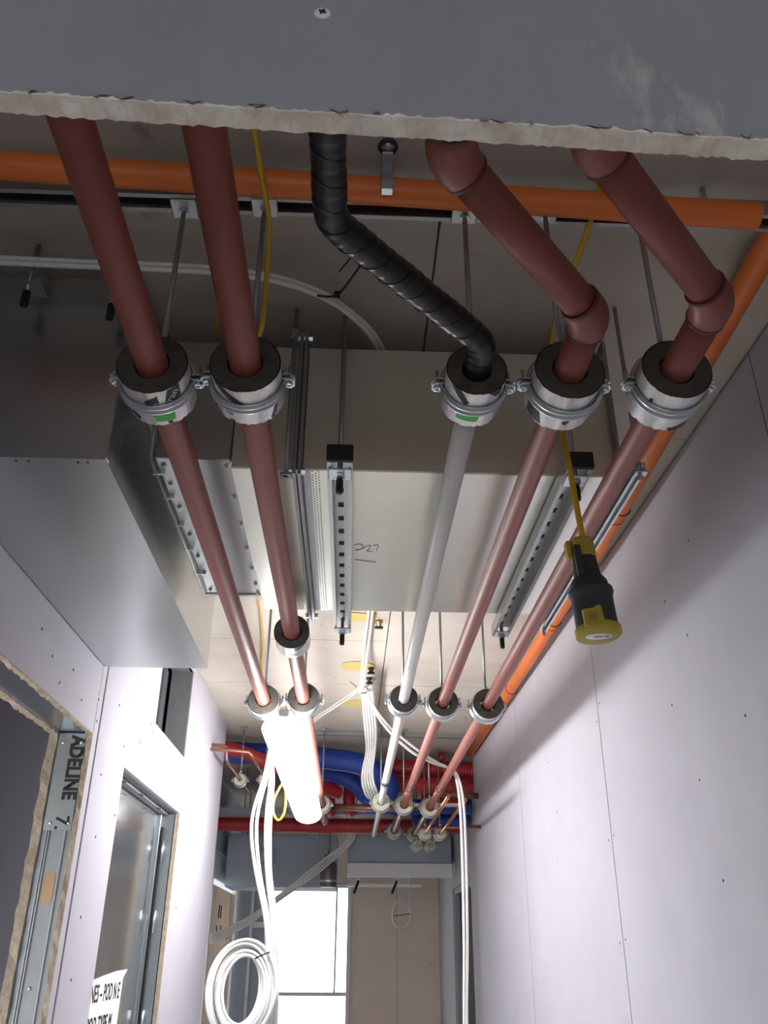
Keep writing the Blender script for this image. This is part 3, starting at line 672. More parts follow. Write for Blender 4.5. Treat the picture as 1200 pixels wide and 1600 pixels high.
# ================================================================ STRUT CHANNELS
def channel_sections(L, wd, ht, slots=0, web_top=True, slot_w=0.014, slot_l=0.026, t=0.0028, lip=0.010):
    """channel along +y, open side down, centred on x=0, web at z=0..-t, lips at z=-ht; real slots in the web"""
    body = MB()
    body.box(-wd/2, -wd/2+t, 0, L, -ht, 0).box(wd/2-t, wd/2, 0, L, -ht, 0)
    body.box(-wd/2+t, -wd/2+lip, 0, L, -ht, -ht+t).box(wd/2-lip, wd/2-t, 0, L, -ht, -ht+t)
    body.box(-wd/2+lip-t, -wd/2+lip, 0, L, -ht+t, -ht+0.008).box(wd/2-lip, wd/2-lip+t, 0, L, -ht+t, -ht+0.008)
    web = MB()
    if slots:
        web.box(-wd/2+t, -slot_w/2, 0, L, -t, 0).box(slot_w/2, wd/2-t, 0, L, -t, 0)
        p = L/slots; y = 0.0
        for k in range(slots):
            a = p*k + (p-slot_l)/2
            web.box(-slot_w/2, slot_w/2, y, a, -t, 0); y = a+slot_l
        web.box(-slot_w/2, slot_w/2, y, L, -t, 0)
    else: web.box(-wd/2+t, wd/2-t, 0, L, -t, 0)
    return body, web
def trapeze(x, y0, y1, ztop, rods_to, label, cap_near=True, wd=0.056, ht=0.036, slots=15):
    T = thing('trapeze_channel', label, 'strut channel', (x, (y0+y1)/2, ztop-ht), 'duct trapezes')
    b, wb = channel_sections(y1-y0, wd, ht, slots)
    mv = Matrix.Translation((x, y0, ztop))
    b.xf(mv).build('channel_body', M_GALVC, T); wb.xf(mv).build('slotted_web', M_GALVC, T)
    MB().box(x-wd/2+0.004, x+wd/2-0.004, y0+0.02, y1-0.02, ztop+0.0002, ztop+0.005).build('slot_shade_strip', M_RUBBER, T)  # black strip added above the web so the slots look shaded
    if cap_near: MB().box(x-wd/2-0.001, x+wd/2+0.001, y0-0.012, y0-0.0005, ztop-ht-0.001, ztop+0.004).build('end_cap', M_RUBBER, T, bevel=0.002)
    for y in (y0+0.045, y1-0.03):
        MB().box(x-0.026, x+0.026, y-0.024, y+0.024, ztop-ht-0.005, ztop-ht-0.0005).build('washer_plate', M_GALVB, T, bevel=0.002)
        MB().lathe([(0.0, -0.006), (0.0115, -0.006), (0.0115, -0.016), (0.0, -0.016)], (x, y, ztop-ht), 'z', 6, smooth=False).build('nut', M_GALVB, T)
        MB().lathe([(0.0, -0.03), (0.0055, -0.03), (0.0055, rods_to-ztop+ht), (0.0, rods_to-ztop+ht)], (x, y, ztop-ht), 'z', 12).build('threaded_rod', M_GALVD, T)
        MB().lathe([(0.0, -0.052), (0.0065, -0.052), (0.008, -0.047), (0.008, -0.018), (0.0, -0.018)], (x, y, ztop-ht), 'z', 12).build('rubber_tip', M_RUBBER, T)
        MB().lathe([(0.0, -0.03), (0.009, -0.03), (0.009, -0.02), (0.0, -0.02)], (x, y, rods_to), 'z', 6, smooth=False).build('top_nut', M_GALVB, T)
    return T
DZ0, DZ1, DY0, DY1 = 2.482, 2.832, 1.69, 2.59
trapeze(-0.041, 1.585, 2.685, DZ0-0.0055, ZC-0.003, 'slotted trapeze channel under the duct beside the marker scribble')
trapeze(0.484, 1.590, 2.690, DZ0-0.0055, ZC-0.003, 'slotted trapeze channel under the duct behind the yellow connector')
# ceiling strut the first hangers bolt to (runs across the corridor)
SW = thing('ceiling_strut', 'long galvanised strut channel across the ceiling beside the orange conduit', 'strut channel', (0.03, 1.235, STRUT_Z))
b, wb = channel_sections(1.80, 0.046, 0.041, 0)
mv = Matrix.Translation((XL+0.02, 1.236, STRUT_Z+0.041)) @ Matrix.Rotation(-PI/2, 4, 'Z')
b.xf(mv).build('channel_body', M_GALVD, SW); wb.xf(mv).build('channel_web', M_DARK, SW)  # web painted dark, standing for the shade inside the open channel
for x in (-0.6, 0.05, 0.7):
    MB().lathe([(0.0, STRUT_Z+0.04), (0.006, STRUT_Z+0.04), (0.006, ZC), (0.0, ZC)], (x, 1.236, 0), 'z', 10).build('fixing_stud', M_GALVB, SW)
# far strut on the ceiling
SF = thing('ceiling_strut', 'short galvanised strut channel fixed to the ceiling above the blue duct', 'strut channel', (0.35, 6.2, ZC-0.03))
b, wb = channel_sections(1.25, 0.045, 0.03, 0)
mv = Matrix.Translation((-0.30, 6.16, ZC-0.004)) @ Matrix.Rotation(-PI/2, 4, 'Z') @ Matrix.Rotation(0.04, 4, 'Z')
b.xf(mv).build('channel_body', M_GALVD, SF); wb.xf(mv).build('channel_web', M_GALVD, SF)

# ================================================================ DUCT AND METAL BOX
DU = thing('rectangular_duct', 'pale galvanised rectangular duct slung across the corridor above the pipes', 'duct', (0.15, 2.14, DZ0))
DXL, DXJ, DXR = -0.294, -0.140, 0.605
MB().box(DXL, DXJ-0.010, DY0, DY1, DZ0, DZ1).build('duct_section', M_DUCT, DU, bevel=0.003)
dsec = MB().box(DXJ+0.010, DXR, DY0, DY1, DZ0, DZ1).build('duct_section', M_DUCT, DU, bevel=0.003)
def flange(x, t, name='flange'):
    mb = MB(); e = 0.026
    mb.box(x-t, x+t, DY0-e, DY0, DZ0-e, DZ1+e).box(x-t, x+t, DY1, DY1+e, DZ0-e, DZ1+e).box(x-t, x+t, DY0, DY1, DZ0-e, DZ0).box(x-t, x+t, DY0, DY1, DZ1, DZ1+e)
    return mb.build(name, M_GALVD, DU, bevel=0.001)
flange(DXJ-0.0055, 0.0045); flange(DXJ+0.0055, 0.0045); flange(DXR-0.004, 0.004)
for (y, z) in [(DY0-0.014, DZ0-0.014), (DY0-0.014, DZ1+0.014), (DY1+0.014, DZ0-0.014)]:
    MB().lathe([(0.0, -0.020), (0.008, -0.020), (0.008, 0.020), (0.0, 0.020)], (DXJ, y, z), 'x', 6, smooth=False).build('corner_bolt', M_GALVB, DU)
MB().box(DXJ+0.012, DXJ+0.030, DY0+0.002, DY1-0.002, DZ0-0.0012, DZ0+0.0005).build('sealing_tape', M_TAPE, DU)
# strip of pressed dimples beside the joint
ds = MB().box(DXJ+0.030, DXJ+0.052, DY0+0.002, DY1-0.002, DZ0-0.0006, DZ0+0.0005).build('dimple_strip', M_DUCT, DU)
dm = MB()
for r_, xx in enumerate((0.034, 0.041, 0.048)):
    k = 0; y = DY0+0.008+0.006*(r_ % 2)
    while y < DY1-0.01:
        dm.add([(DXJ+xx-0.0016, y-0.003, DZ0-0.0007), (DXJ+xx+0.0016, y-0.003, DZ0-0.0007), (DXJ+xx+0.0016, y+0.003, DZ0-0.0007), (DXJ+xx-0.0016, y+0.003, DZ0-0.0007), (DXJ+xx, y, DZ0-0.0022)], [(0, 1, 4), (1, 2, 4), (2, 3, 4), (3, 0, 4)])
        y += 0.013
dmo = dm.build('pressed_dimples', M_GALVD, ds); dmo['kind'] = 'stuff'
sc = MB()
for pts in ([(-0.012, 2.09), (0.004, 2.082), (0.014, 2.10), (0.004, 2.118), (-0.008, 2.122), (0.010, 2.112), (0.022, 2.095), (0.032, 2.09), (0.030, 2.112), (0.024, 2.126), (0.040, 2.130)],
            [(0.040, 2.090), (0.052, 2.086), (0.053, 2.10), (0.050, 2.125)], [(-0.008, 2.185), (0.02, 2.192), (0.050, 2.20)]):
    sc.sweep(spline([(x+0.004, y, DZ0-0.0003) for x, y in pts], 5), 0.0009, 5)
sc.build('marker_scribble', M_INK, DU)
DH = thing('duct_hanger', 'plain hanger rod beside the bolted duct joint', 'hanger rod', (DXJ-0.02, 1.655, 2.5))
MB().lathe([(0.0, 2.44), (0.0055, 2.44), (0.0055, ZC-0.003), (0.0, ZC-0.003)], (DXJ-0.022, 1.650, 0), 'z', 12).build('threaded_rod', M_GALVD, DH)
MB().lathe([(0.0, ZC-0.09), (0.010, ZC-0.09), (0.010, ZC-0.07), (0.0, ZC-0.07)], (DXJ-0.022, 1.650, 0), 'z', 6, smooth=False).build('nut', M_GALVB, DH)
MB().box(DXJ-0.034, DXJ-0.008, 1.640, 1.660, 2.44, 2.446).build('foot_plate', M_GALVD, DH)

BX0, BX1, BY0, BY1, BZ0, BZ1 = XL+0.005, -0.517, 1.512, 2.945, 2.390, 2.870
BXO = thing('attenuator_box', 'large galvanised sheet-metal box hung against the left wall', 'metal box', ((BX0+BX1)/2, (BY0+BY1)/2, BZ0))
MB().box(BX0, BX1-0.002, BY0, BY0+0.002, BZ0+0.002, BZ1).build('front_panel', M_GALV, BXO)
MB().box(BX1-0.002, BX1, BY0, BY1, BZ0+0.002, BZ1).build('side_panel', M_GALV, BXO)
MB().box(BX0, BX1+0.0015, BY0-0.0015, BY1, BZ0, BZ0+0.002).build('bottom_panel', M_GALV, BXO)
MB().box(BX0, BX1, BY0, BY1, BZ1, BZ1+0.002).build('top_panel', M_GALV, BXO)
MB().box(BX0, BX1-0.002, BY1-0.002, BY1, BZ0+0.002, BZ1).build('back_panel', M_GALV, BXO)
MB().box(BX0, BX0+0.002, BY0, BY1, BZ0+0.002, BZ1).build('wall_panel', M_GALV, BXO)
MB().box(BX1-0.001, BX1+0.004, BY0-0.003, BY0+0.018, BZ0+0.002, BZ1).build('corner_fold', M_GALV, BXO, bevel=0.001)
MB().box(BX0+0.30, BX1+0.004, BY0-0.010, BY0-0.0, BZ1-0.012, BZ1+0.006).build('top_rail', M_GALVD, BXO)
for x in (-0.70, -0.675, -0.575, -0.555):
    MB().lathe([(0.0, -0.001), (0.003, -0.001), (0.003, 0.001), (0.0, 0.001)], (x, BY0+0.012, BZ0), 'z', 8).build('rivet', M_PRINT, BXO)
# spigot between box and duct with its screwed flange
CZ = 2.500
SP = thing('duct_connector', 'short screwed sheet-metal connector between the metal box and the duct', 'duct connector', (-0.40, 2.1, CZ))
MB().box(-0.516, -0.470, 1.70, 2.49, 2.64, 2.83).build('neck', M_GALVD, SP)
MB().box(-0.468, DXL-0.001, 1.685, 2.505, CZ, 2.835).build('sleeve', M_GALV, SP, bevel=0.002)
MB().sweep([(-0.471, 1.672, 2.84), (-0.471, 1.672, CZ-0.010), ], 0.005, 10).build('flange_bar', M_GALVD, SP)
MB().sweep([(-0.471, 1.668, CZ-0.008), (-0.471, 2.515, CZ-0.008)], 0.005, 10).build('flange_bar', M_GALVD, SP)
MB().box(-0.468, DXL-0.001, 2.506, 2.520, CZ-0.003, CZ+0.02).build('end_lip', M_GALVD, SP)
for y in (1.74, 1.86, 2.01, 2.16, 2.33):
    MB().box(-0.478, -0.452, y-0.003, y+0.003, CZ-0.012, CZ-0.001).build('flange_clip', M_GALVB, SP)
for x, ys in ((-0.450, (1.712, 1.80, 1.92, 2.08, 2.22, 2.34, 2.47)), (-0.306, (1.712, 1.86, 2.01, 2.16, 2.30, 2.42, 2.49))):
    for y in ys:
        MB().lathe([(0.0, -0.006), (0.004, -0.006), (0.0042, -0.002), (0.006, -0.0015), (0.006, 0.0)], (x, y, CZ), 'z', 10).build('screw', M_GALVD, SP)
# small hanger studs by the front of the box
for j, (x, y, z0) in enumerate([(-0.735, 1.462, 2.765), (-0.548, 1.468, 2.74)]):
    T = thing('box_hanger', 'dark hanger stud with a black tip in front of the metal box', 'hanger rod', (x, y, z0), 'box hanger studs')
    MB().lathe([(0.0, 0.01), (0.006, 0.01), (0.006, ZC-z0-0.003), (0.0, ZC-z0-0.003)], (x, y, z0), 'z', 10).build('stud', M_GALVD, T)
    MB().lathe([(0.0, -0.022), (0.008, -0.022), (0.009, -0.018), (0.009, 0.016), (0.0, 0.016)], (x, y, z0), 'z', 10).build('rubber_tip', M_RUBBER, T)
    MB().box(x-0.012, x+0.03, y-0.012, y+0.038, z0+0.035, z0+0.04).build('bracket', M_GALVD, T)
# black clip on the ceiling
T = thing('ceiling_clip', 'small black cable clip on bare ceiling above the metal box', 'clip', (-0.60, 1.36, 2.9))
MB().sweep(spline([(-0.605, 1.34, ZC-0.003), (-0.60, 1.345, ZC-0.02), (-0.592, 1.36, ZC-0.022), (-0.588, 1.365, ZC-0.004)], 5), 0.006, 8).build('loop', M_RUBBER, T)
MB().lathe([(0.0, -0.004), (0.007, -0.004), (0.007, 0.0), (0.0, 0.0)], (-0.605, 1.34, ZC-0.002), 'z', 8).build('base', M_RUBBER, T)

# ================================================================ ORANGE CONDUITS
OC = thing('orange_conduit', 'orange plastic conduit crossing the ceiling in front of the strut channel', 'conduit', (0, 1.19, 2.83))
a, b = Vector((XL, 1.153, 2.826)), Vector((0.792, 1.222, 2.826)); r_ = 0.027
mb = MB().sweep([a, b], r_, 28, cap=False); mb.sweep([a, b], r_-0.003, 28, cap=False)
mb.build('conduit_tube', M_ORANGE, OC)
MB().sweep([b-(b-a).normalized()*0.02, b-(b-a).normalized()*0.015], r_-0.002, 24).build('dark_bore', M_DARK, OC)
SD = thing('conduit_saddle', 'short zinc hanger bracket gripping the orange conduit that crosses the ceiling', 'bracket', (0.042, 1.19, 2.86))
MB().box(0.031, 0.053, 1.130, 1.162, 2.862, 2.868).box(0.031, 0.053, 1.156, 1.166, 2.800, 2.868).build('strap', M_GALVD, SD, bevel=0.001)
MB().lathe([(0.0, 2.868), (0.010, 2.868), (0.010, ZC-0.003), (0.0, ZC-0.003)], (0.042, 1.125, 0), 'z', 12).build('stem', M_GALVD, SD)
MB().sweep([(0.042+0.016*math.cos(t), 1.125+0.016*math.sin(t), 2.872) for t in [2*PI*k/16 for k in range(17)]], 0.004, 8, cap=False).build('collar', M_RUBBER, SD)
MB().box(0.031, 0.053, 1.150, 1.166, 2.788, 2.812).build('bright_end', M_GALVB, SD, bevel=0.001)
OR = thing('orange_conduit', 'orange plastic conduit running lengthwise along the ceiling above the right wall', 'conduit', (0.865, 3.0, 2.86))
MB().sweep([(0.858, 0.30, 2.862), (0.868, 1.2, 2.862), (0.890, 2.1, 2.862), (0.910, 2.9, 2.862), (0.912, 4.0, 2.862), (0.900, 6.6, 2.862)], 0.030, 28).build('conduit_tube', M_ORANGE, OR)
def xo(y): return 0.868+0.0245*(y-1.2) if y < 2.9 else 0.911
for y in (2.62, 3.72, 5.0):
    MB().sweep([(xo(y), y, 2.862), (xo(y), y+0.02, 2.862)], 0.0325, 28).build('joint_ring', M_ORANGE, OR)
for y in (2.55, 3.66, 4.8):
    MB().sweep([(xo(y)+0.033*math.cos(t), y, 2.862+0.033*math.sin(t)) for t in [2*PI*k/24 for k in range(25)]], 0.0022, 6, cap=False).build('cable_tie', M_RUBBER, OR)
# light metal angle tucked under the duct end beside the conduit
LA = thing('metal_rail', 'thin bright metal rail below the duct end beside the orange conduit', 'metal rail', (0.622, 2.12, 2.455))
b, wb = channel_sections(1.06, 0.022, 0.022, 0, lip=0.006)
mv = Matrix.Translation((0.622, 1.60, DZ0-0.012)); b.xf(mv).build('rail_body', M_GALVB, LA); wb.xf(mv).build('rail_web', M_GALVB, LA)
MB().box(0.609, 0.637, 1.598, 1.618, DZ0-0.038, DZ0-0.0345).build('washer_plate', M_GALVB, LA, bevel=0.001)
for y in (1.61, 2.645):
    MB().lathe([(0.0, 2.43), (0.005, 2.43), (0.005, ZC-0.003), (0.0, ZC-0.003)], (0.622, y, 0), 'z', 10).build('threaded_rod', M_GALVD, LA)

# ================================================================ YELLOW CABLES AND CONNECTOR
def cable(name, label, cat, pts, r, m, group=None, seg=10, n=10):
    o = MB().sweep(spline(pts, n), r, seg).build(name, m); return tag(o, label, cat, group)
cable('yellow_cable', 'yellow cable hanging behind the straight brown pipe with the lone block', 'cable',
      [(-0.175, 0.50, 2.84), (-0.205, 0.95, 2.842), (-0.196, 1.13, 2.80), (-0.182, 1.20, 2.74), (-0.188, 1.27, 2.66), (-0.205, 1.36, 2.60), (-0.26, 1.50, 2.70), (-0.35, 1.62, 2.86), (-0.40, 2.2, 2.885), (-0.43, 3.1, 2.885), (-0.43, 3.55, 2.885), (-0.46, 4.1, 2.89), (-0.52, 4.7, 2.905)], 0.0052, M_YCABLE)
cable('yellow_cable', 'yellow cable dropping from the ceiling to the hanging connector', 'cable',
      [(0.475, 0.85, 2.90), (0.470, 1.15, 2.87), (0.458, 1.26, 2.82), (0.428, 1.37, 2.745), (0.407, 1.43, 2.66), (0.412, 1.48, 2.58), (0.430, 1.51, 2.49), (0.442, 1.525, 2.40), (0.450, 1.53, 2.30), (0.456, 1.53, 2.225)], 0.0062, M_YCABLE)
PLX, PLY, PLZ = 0.466, 1.535, 2.04
PG = thing('cable_connector', 'yellow and dark grey industrial cable connector hanging from a yellow cable', 'plug', (PLX, PLY, PLZ))
rot = Matrix.Translation((PLX, PLY, PLZ)) @ Matrix.Rotation(math.radians(-3.0), 4, 'Y') @ Matrix.Rotation(math.radians(-4.0), 4, 'X')
MB().lathe([(0.0, 0.012), (0.039, 0.012), (0.040, 0.02), (0.040, 0.062), (0.041, 0.082), (0.044, 0.088), (0.043, 0.096), (0.037, 0.102), (0.036, 0.112), (0.030, 0.122), (0.027, 0.126), (0.0245, 0.150), (0.0225, 0.185), (0.0, 0.185)], seg=36).xf(rot).build('body', M_PLUG, PG)
MB().lathe([(0.0, 0.166), (0.023, 0.166), (0.027, 0.168), (0.0265, 0.205), (0.021, 0.211), (0.008, 0.213), (0.0, 0.213)], seg=8, smooth=False).xf(rot).build('gland_nut', M_YPLUG, PG, bevel=0.0015)
MB().box(-0.034, -0.024, -0.010, 0.010, 0.166, 0.206).xf(rot).build('gland_rib', M_YPLUG, PG, bevel=0.002)
lid = MB().lathe([(0.0, 0.0), (0.042, 0.0), (0.0445, 0.003), (0.0445, 0.014), (0.042, 0.017), (0.0, 0.017)], seg=40).xf(rot).build('lid', M_YPLUG, PG)
MB().lathe([(0.0, -0.0008), (0.026, -0.0008), (0.026, 0.0002), (0.0, 0.0002)], seg=30).xf(rot @ Matrix.Scale(0.55, 4, (0, 1, 0))).build('rating_label', M_PAPER, lid)
MB().box(-0.010, 0.006, -0.002, 0.001, -0.0014, -0.0006).box(0.010, 0.018, -0.002, 0.001, -0.0014, -0.0006).xf(rot).build('printed_marks', M_INK, lid)
lt = MB().prism([(-0.036, 0.004), (0.004, 0.004), (0.000, 0.046), (-0.010, 0.046), (-0.012, 0.041), (-0.036, 0.038)], -0.0455, -0.036)
lt.v = [(x, z, y) for x, y, z in lt.v]; lt.xf(rot).build('latch', M_YPLUG, PG, bevel=0.0012)
ltw = MB().box(-0.027, -0.011, -0.0465, -0.045, 0.016, 0.030).xf(rot); ltw.build('latch_recess', M_BRASS, PG)
MB().box(-0.026, -0.012, -0.030, -0.018, 0.120, 0.186).xf(rot).build('side_rib', M_PLUG, PG, bevel=0.002)

# ================================================================ WHITE CABLES
for k, dz in ((0, 0.0), (1, 0.013)):
    cable('white_cable', 'white cable of the pair sagging in front of the metal box', 'cable',
          [(XL+0.01, 1.44, 2.845+dz), (-0.65, 1.445, 2.845+dz), (-0.46, 1.45, 2.848+dz), (-0.33, 1.46, 2.852+dz), (-0.20, 1.485, 2.856+dz), (-0.10, 1.535, 2.860+dz), (-0.030, 1.60, 2.862+dz), (0.025+0.008*k, 1.69, 2.866+dz*.8), (0.052+0.012*k, 1.80, 2.872+dz*.4), (0.068+0.012*k, 2.0, 2.876), (0.075+0.01*k, 2.6, 2.877), (0.065+0.016*k, 3.3, 2.888), (0.060+0.018*k, 3.70, 2.888), (0.046+0.02*k, 4.25, 2.872), (0.036+0.012*k, 4.60, 2.77)],
          0.0065, M_WCABLE, 'white cable pair')
T = thing('zip_tie', 'black zip tie holding the sagging white cable pair', 'zip tie', (-0.05, 1.50, 2.86))
MB().sweep(spline([(-0.105, 1.52, 2.848), (-0.075, 1.52, 2.846), (-0.052, 1.51, 2.850), (-0.01, 1.46, 2.88), (0.03, 1.42, 2.912)], 6), 0.0028, 6).build('strap', M_RUBBER, T)
MB().sweep([(-0.055, 1.47, 2.875), (-0.002, 1.42, 2.915)], 0.0018, 6).build('tail', M_RUBBER, T)
MB().box(-0.066, -0.052, 1.508, 1.520, 2.842, 2.854).build('head', M_RUBBER, T)
# ceiling anchors by the cable line
for j, (x, y) in enumerate([(0.115, 3.87), (0.095, 4.62), (0.09, 4.82)]):
    T = thing('cable_anchor', 'small black and brass anchor clip on a yellow-marked patch of ceiling', 'clip', (x, y, ZC), 'ceiling anchor clips')
    MB().lathe([(0.0, -0.03), (0.012, -0.03), (0.012, -0.012), (0.018, -0.012), (0.018, -0.003), (0.0, -0.003)], (x, y, ZC), 'z', 10).build('anchor', M_BRASS if j == 0 else M_RUBBER, T)
    MB().box(x-0.02, x+0.02, y-0.008, y+0.008, ZC-0.04, ZC-0.03).build('clip', M_RUBBER, T, bevel=0.002)
# from the ceiling point to pipe 5, then hanging
for k in (0, 1):
    o = 0.022*k
    cable('white_cable', 'white cable looped over the orange-side brown pipe and hanging to the floor', 'cable',
          [(0.050+o*.4, 4.58, 2.80), (0.11+o*.5, 4.66, 2.70), (0.20+o*.6, 4.75, 2.60+o*.6), (0.33+o, 4.85, 2.51+o*.8), (0.46+o*.6, 4.94, 2.465+o*.3), (0.552+o*.3, 4.99, 2.445), (0.595+o*.6, 5.0, 2.40), (0.615+o*.9, 5.0, 2.25), (0.618+o*.9, 5.0, 1.95), (0.612+o*.8, 5.0, 1.55), (0.598+o*.6, 5.0, 1.1), (0.60+o, 5.0, 0.4), (0.60+o, 5.02, 0.01)],
          0.0075, M_WCABLE, 'white cables hanging beside the right wall')
for k in (0, 1):
    cable('white_cable', 'white cable running from the ceiling ties towards the lamp', 'cable',
          [(0.048, 4.58, 2.80+.012*k), (-0.02, 4.60, 2.745+.014*k), (-0.11, 4.60, 2.68+.014*k), (-0.21, 4.58, 2.60+.012*k), (-0.29, 4.50, 2.46+.01*k), (-0.315, 4.40, 2.445)], 0.006, M_WCABLE, 'white cables towards the lamp')
for k in range(5):
    cable('white_cable', 'white cable of the loose bundle draped past the blue duct', 'cable',
          [(0.05+.013*k, 4.62, 2.79), (0.065+.015*k, 5.1, 2.80+.004*k), (0.085+.017*k, 5.6, 2.79), (0.10+.014*k, 5.95, 2.74), (0.075+.017*k, 6.0, 2.60), (0.085+.02*k, 6.02, 2.50), (0.15+.02*k, 6.2, 2.455), (0.40+.01*k, 6.36+.014*k, 2.452), (0.62, 6.36+.016*k, 2.452), (0.80, 6.36+.016*k, 2.455)], 0.0085, M_WCABLE, 'white cable bundle by the blue duct')
T = thing('zip_tie', 'black zip tie gathering the white cables below the ceiling', 'zip tie', (0.05, 4.6, 2.79))
MB().sweep([(0.055+0.022*math.cos(t), 4.60+0.01*math.sin(t), 2.785+0.022*math.sin(t)) for t in [2*PI*k/16 for k in range(17)]], 0.003, 6).build('strap', M_RUBBER, T)
MB().sweep([(0.03, 4.6, 2.79), (-0.02, 4.6, 2.83)], 0.002, 6).sweep([(0.07, 4.6, 2.80), (0.12, 4.6, 2.85)], 0.002, 6).build('tail', M_RUBBER, T)
# hanging bundle and coil on the left
for k, bow in enumerate((0.0, 0.022, 0.064, 0.074, 0.083)):
    cable('white_cable', 'white cable hanging from the brown pipe above the big coil', 'cable',
          [(-0.330+.003*k, 4.30+.008*k, 2.445), (-0.395, 4.28+.008*k, 2.435), (-0.405+bow*.10, 4.27+.01*k, 2.38), (-0.425+bow*.5, 4.27+.01*k, 2.25), (-0.462+bow*.95, 4.27+.01*k, 2.10), (-0.462+bow, 4.27+.01*k, 1.98), (-0.428+bow*.75, 4.27+.01*k, 1.82), (-0.375+bow*.25+.006*k, 4.27+.01*k, 1.64), (-0.355+.010*k, 4.27+.01*k, 1.48), (-0.350+.012*k, 4.27+.012*k, 1.25), (-0.345+.014*k, 4.28+.012*k, 1.0)], 0.0085, M_WCABLE, 'white cables hanging to the coil')
mb = MB(); pts = []
cx, cz = -0.455, 1.36
for k in range(22*36+1):
    t = 2*PI*k/36; lap = k//36
    random.seed(100+lap); a = random.uniform(-.022, .022); b2 = random.uniform(-.022, .022); dy = random.uniform(-.03, .03); rr = random.uniform(-0.036, 0.028)
    random.seed(101+lap); a2 = random.uniform(-.022, .022); b3 = random.uniform(-.022, .022); dy2 = random.uniform(-.03, .03); rr2 = random.uniform(-0.036, 0.028)
    fch = (k % 36)/36; L_ = lambda p, q: p+(q-p)*fch
    R_ = L_(rr, rr2)
    pts.append((cx+L_(a, a2)*.5+(0.122+R_)*math.cos(t), 4.25+L_(dy, dy2)+0.05*math.sin(t), cz+L_(b2, b3)*.5+(0.165+R_)*math.sin(t)))
random.seed(11)
coil = thing('cable_coil', 'thick coil of white cable hanging beneath the loose white cables', 'cable coil', (cx, 4.25, cz))
MB().sweep(pts, 0.0075, 7).build('cable_turns', M_WCABLE, coil)
MB().sweep([(-0.375+0.03*math.cos(t), 4.25+0.04*math.sin(t), 1.49+0.012*math.cos(t)) for t in [2*PI*k/14 for k in range(15)]], 0.003, 6).build('cable_tie', M_RUBBER, coil)
cable('yellow_cable', 'short yellow cable loop dangling beside the lamp', 'cable',
      [(-0.345, 4.84, 2.372), (-0.385, 4.83, 2.31), (-0.415, 4.82, 2.24), (-0.416, 4.82, 2.17), (-0.388, 4.82, 2.13), (-0.360, 4.82, 2.16), (-0.353, 4.82, 2.22), (-0.356, 4.83, 2.30), (-0.338, 4.84, 2.372)], 0.0065, M_YCABLE)

# ================================================================ FAR SERVICES
def flexduct(name, label, pts, r, m, group, pitch=0.03, amp=0.05):
    s = spline(pts, 24); dense = []
    for a, b in zip(s[:-1], s[1:]):
        k = max(1, int((b-a).length/(pitch/4)))
        dense += [a.lerp(b, j/k) for j in range(k)]
    dense.append(s[-1]); acc = 0; rs = []
    for i, p in enumerate(dense):
        if i: acc += (p-dense[i-1]).length
        rs.append(r*(1+amp*math.sin(2*PI*acc/pitch)))
    o = MB().sweep(dense, rs, 20).build(name, m); return tag(o, label, 'duct', group)
flexduct('blue_duct', 'broad blue sleeved duct sweeping below the short ceiling strut', [(-1.15, 6.35, 2.80), (-0.70, 6.42, 2.80), (-0.26, 6.50, 2.795), (0.05, 6.55, 2.765), (0.22, 6.62, 2.70), (0.285, 6.66, 2.62), (0.24, 6.72, 2.54), (0.12, 6.78, 2.51)], 0.078, M_BLUE, 'blue ducts', amp=0.004)
flexduct('blue_duct', 'second blue duct tucked behind the tall blue bend', [(-0.30, 6.98, 2.80), (-0.02, 6.99, 2.72), (0.15, 7.03, 2.58), (0.35, 7.08, 2.53), (0.65, 7.08, 2.545), (0.96, 7.08, 2.55)], 0.06, M_BLUE, 'blue ducts', amp=0.004)
flexduct('blue_duct', 'thin blue duct beneath the transverse copper pipe', [(0.50, 7.32, 2.475), (0.75, 7.32, 2.475), (0.98, 7.32, 2.475)], 0.042, M_BLUE, 'blue ducts', amp=0.004)
flexduct('red_duct', 'upper corrugated red duct running into the right wall', [(0.30, 6.86, 2.80), (0.50, 6.86, 2.795), (0.98, 6.86, 2.78)], 0.062, M_RED, 'red corrugated ducts', pitch=0.022)
flexduct('red_duct', 'lower corrugated red duct running into the right wall', [(0.34, 6.80, 2.665), (0.50, 6.80, 2.66), (0.97, 6.80, 2.645)], 0.060, M_RED, 'red corrugated ducts', pitch=0.022)
T = flexduct('red_duct', 'small red duct stub below the two corrugated red ducts', [(0.55, 6.95, 2.57), (0.9, 6.95, 2.56)], 0.05, M_RED, 'red corrugated ducts', pitch=0.022)
tag(MB().lathe([(0.0, 0.0), (0.026, 0.0), (0.030, 0.02), (0.030, 0.05), (0.0, 0.05)], (0.70, 6.80, 2.85), 'z', 16).build('red_duct_clip', M_RED), 'red upright clip on top of the upper corrugated red duct', 'clip')
flexduct('red_duct', 'red duct sweeping from the left wall end behind the lamp', [(-1.15, 6.12, 2.79), (-0.88, 6.12, 2.775), (-0.72, 6.14, 2.735), (-0.55, 6.18, 2.67), (-0.35, 6.25, 2.60), (-0.1, 6.6, 2.56)], 0.045, M_RED, 'red sleeved ducts', amp=0.01)
for j, x in enumerate((-0.16, 0.0)):
    flexduct('red_duct', 'red duct bend dropping behind the lamp end', [(x+0.03, 7.36, 2.78), (x+0.005, 7.24, 2.76), (x-0.015, 7.18, 2.66), (x-0.012, 7.18, 2.55), (x, 7.26, 2.52)], 0.048, M_RED, 'red duct bends', amp=0.01)
flexduct('red_duct', 'long dark red duct crossing the corridor before the far beam', [(-1.19, 7.9, 2.50), (-0.2, 7.9, 2.49), (0.97, 7.9, 2.50)], 0.06, M_RED, 'red sleeved ducts', amp=0.02)
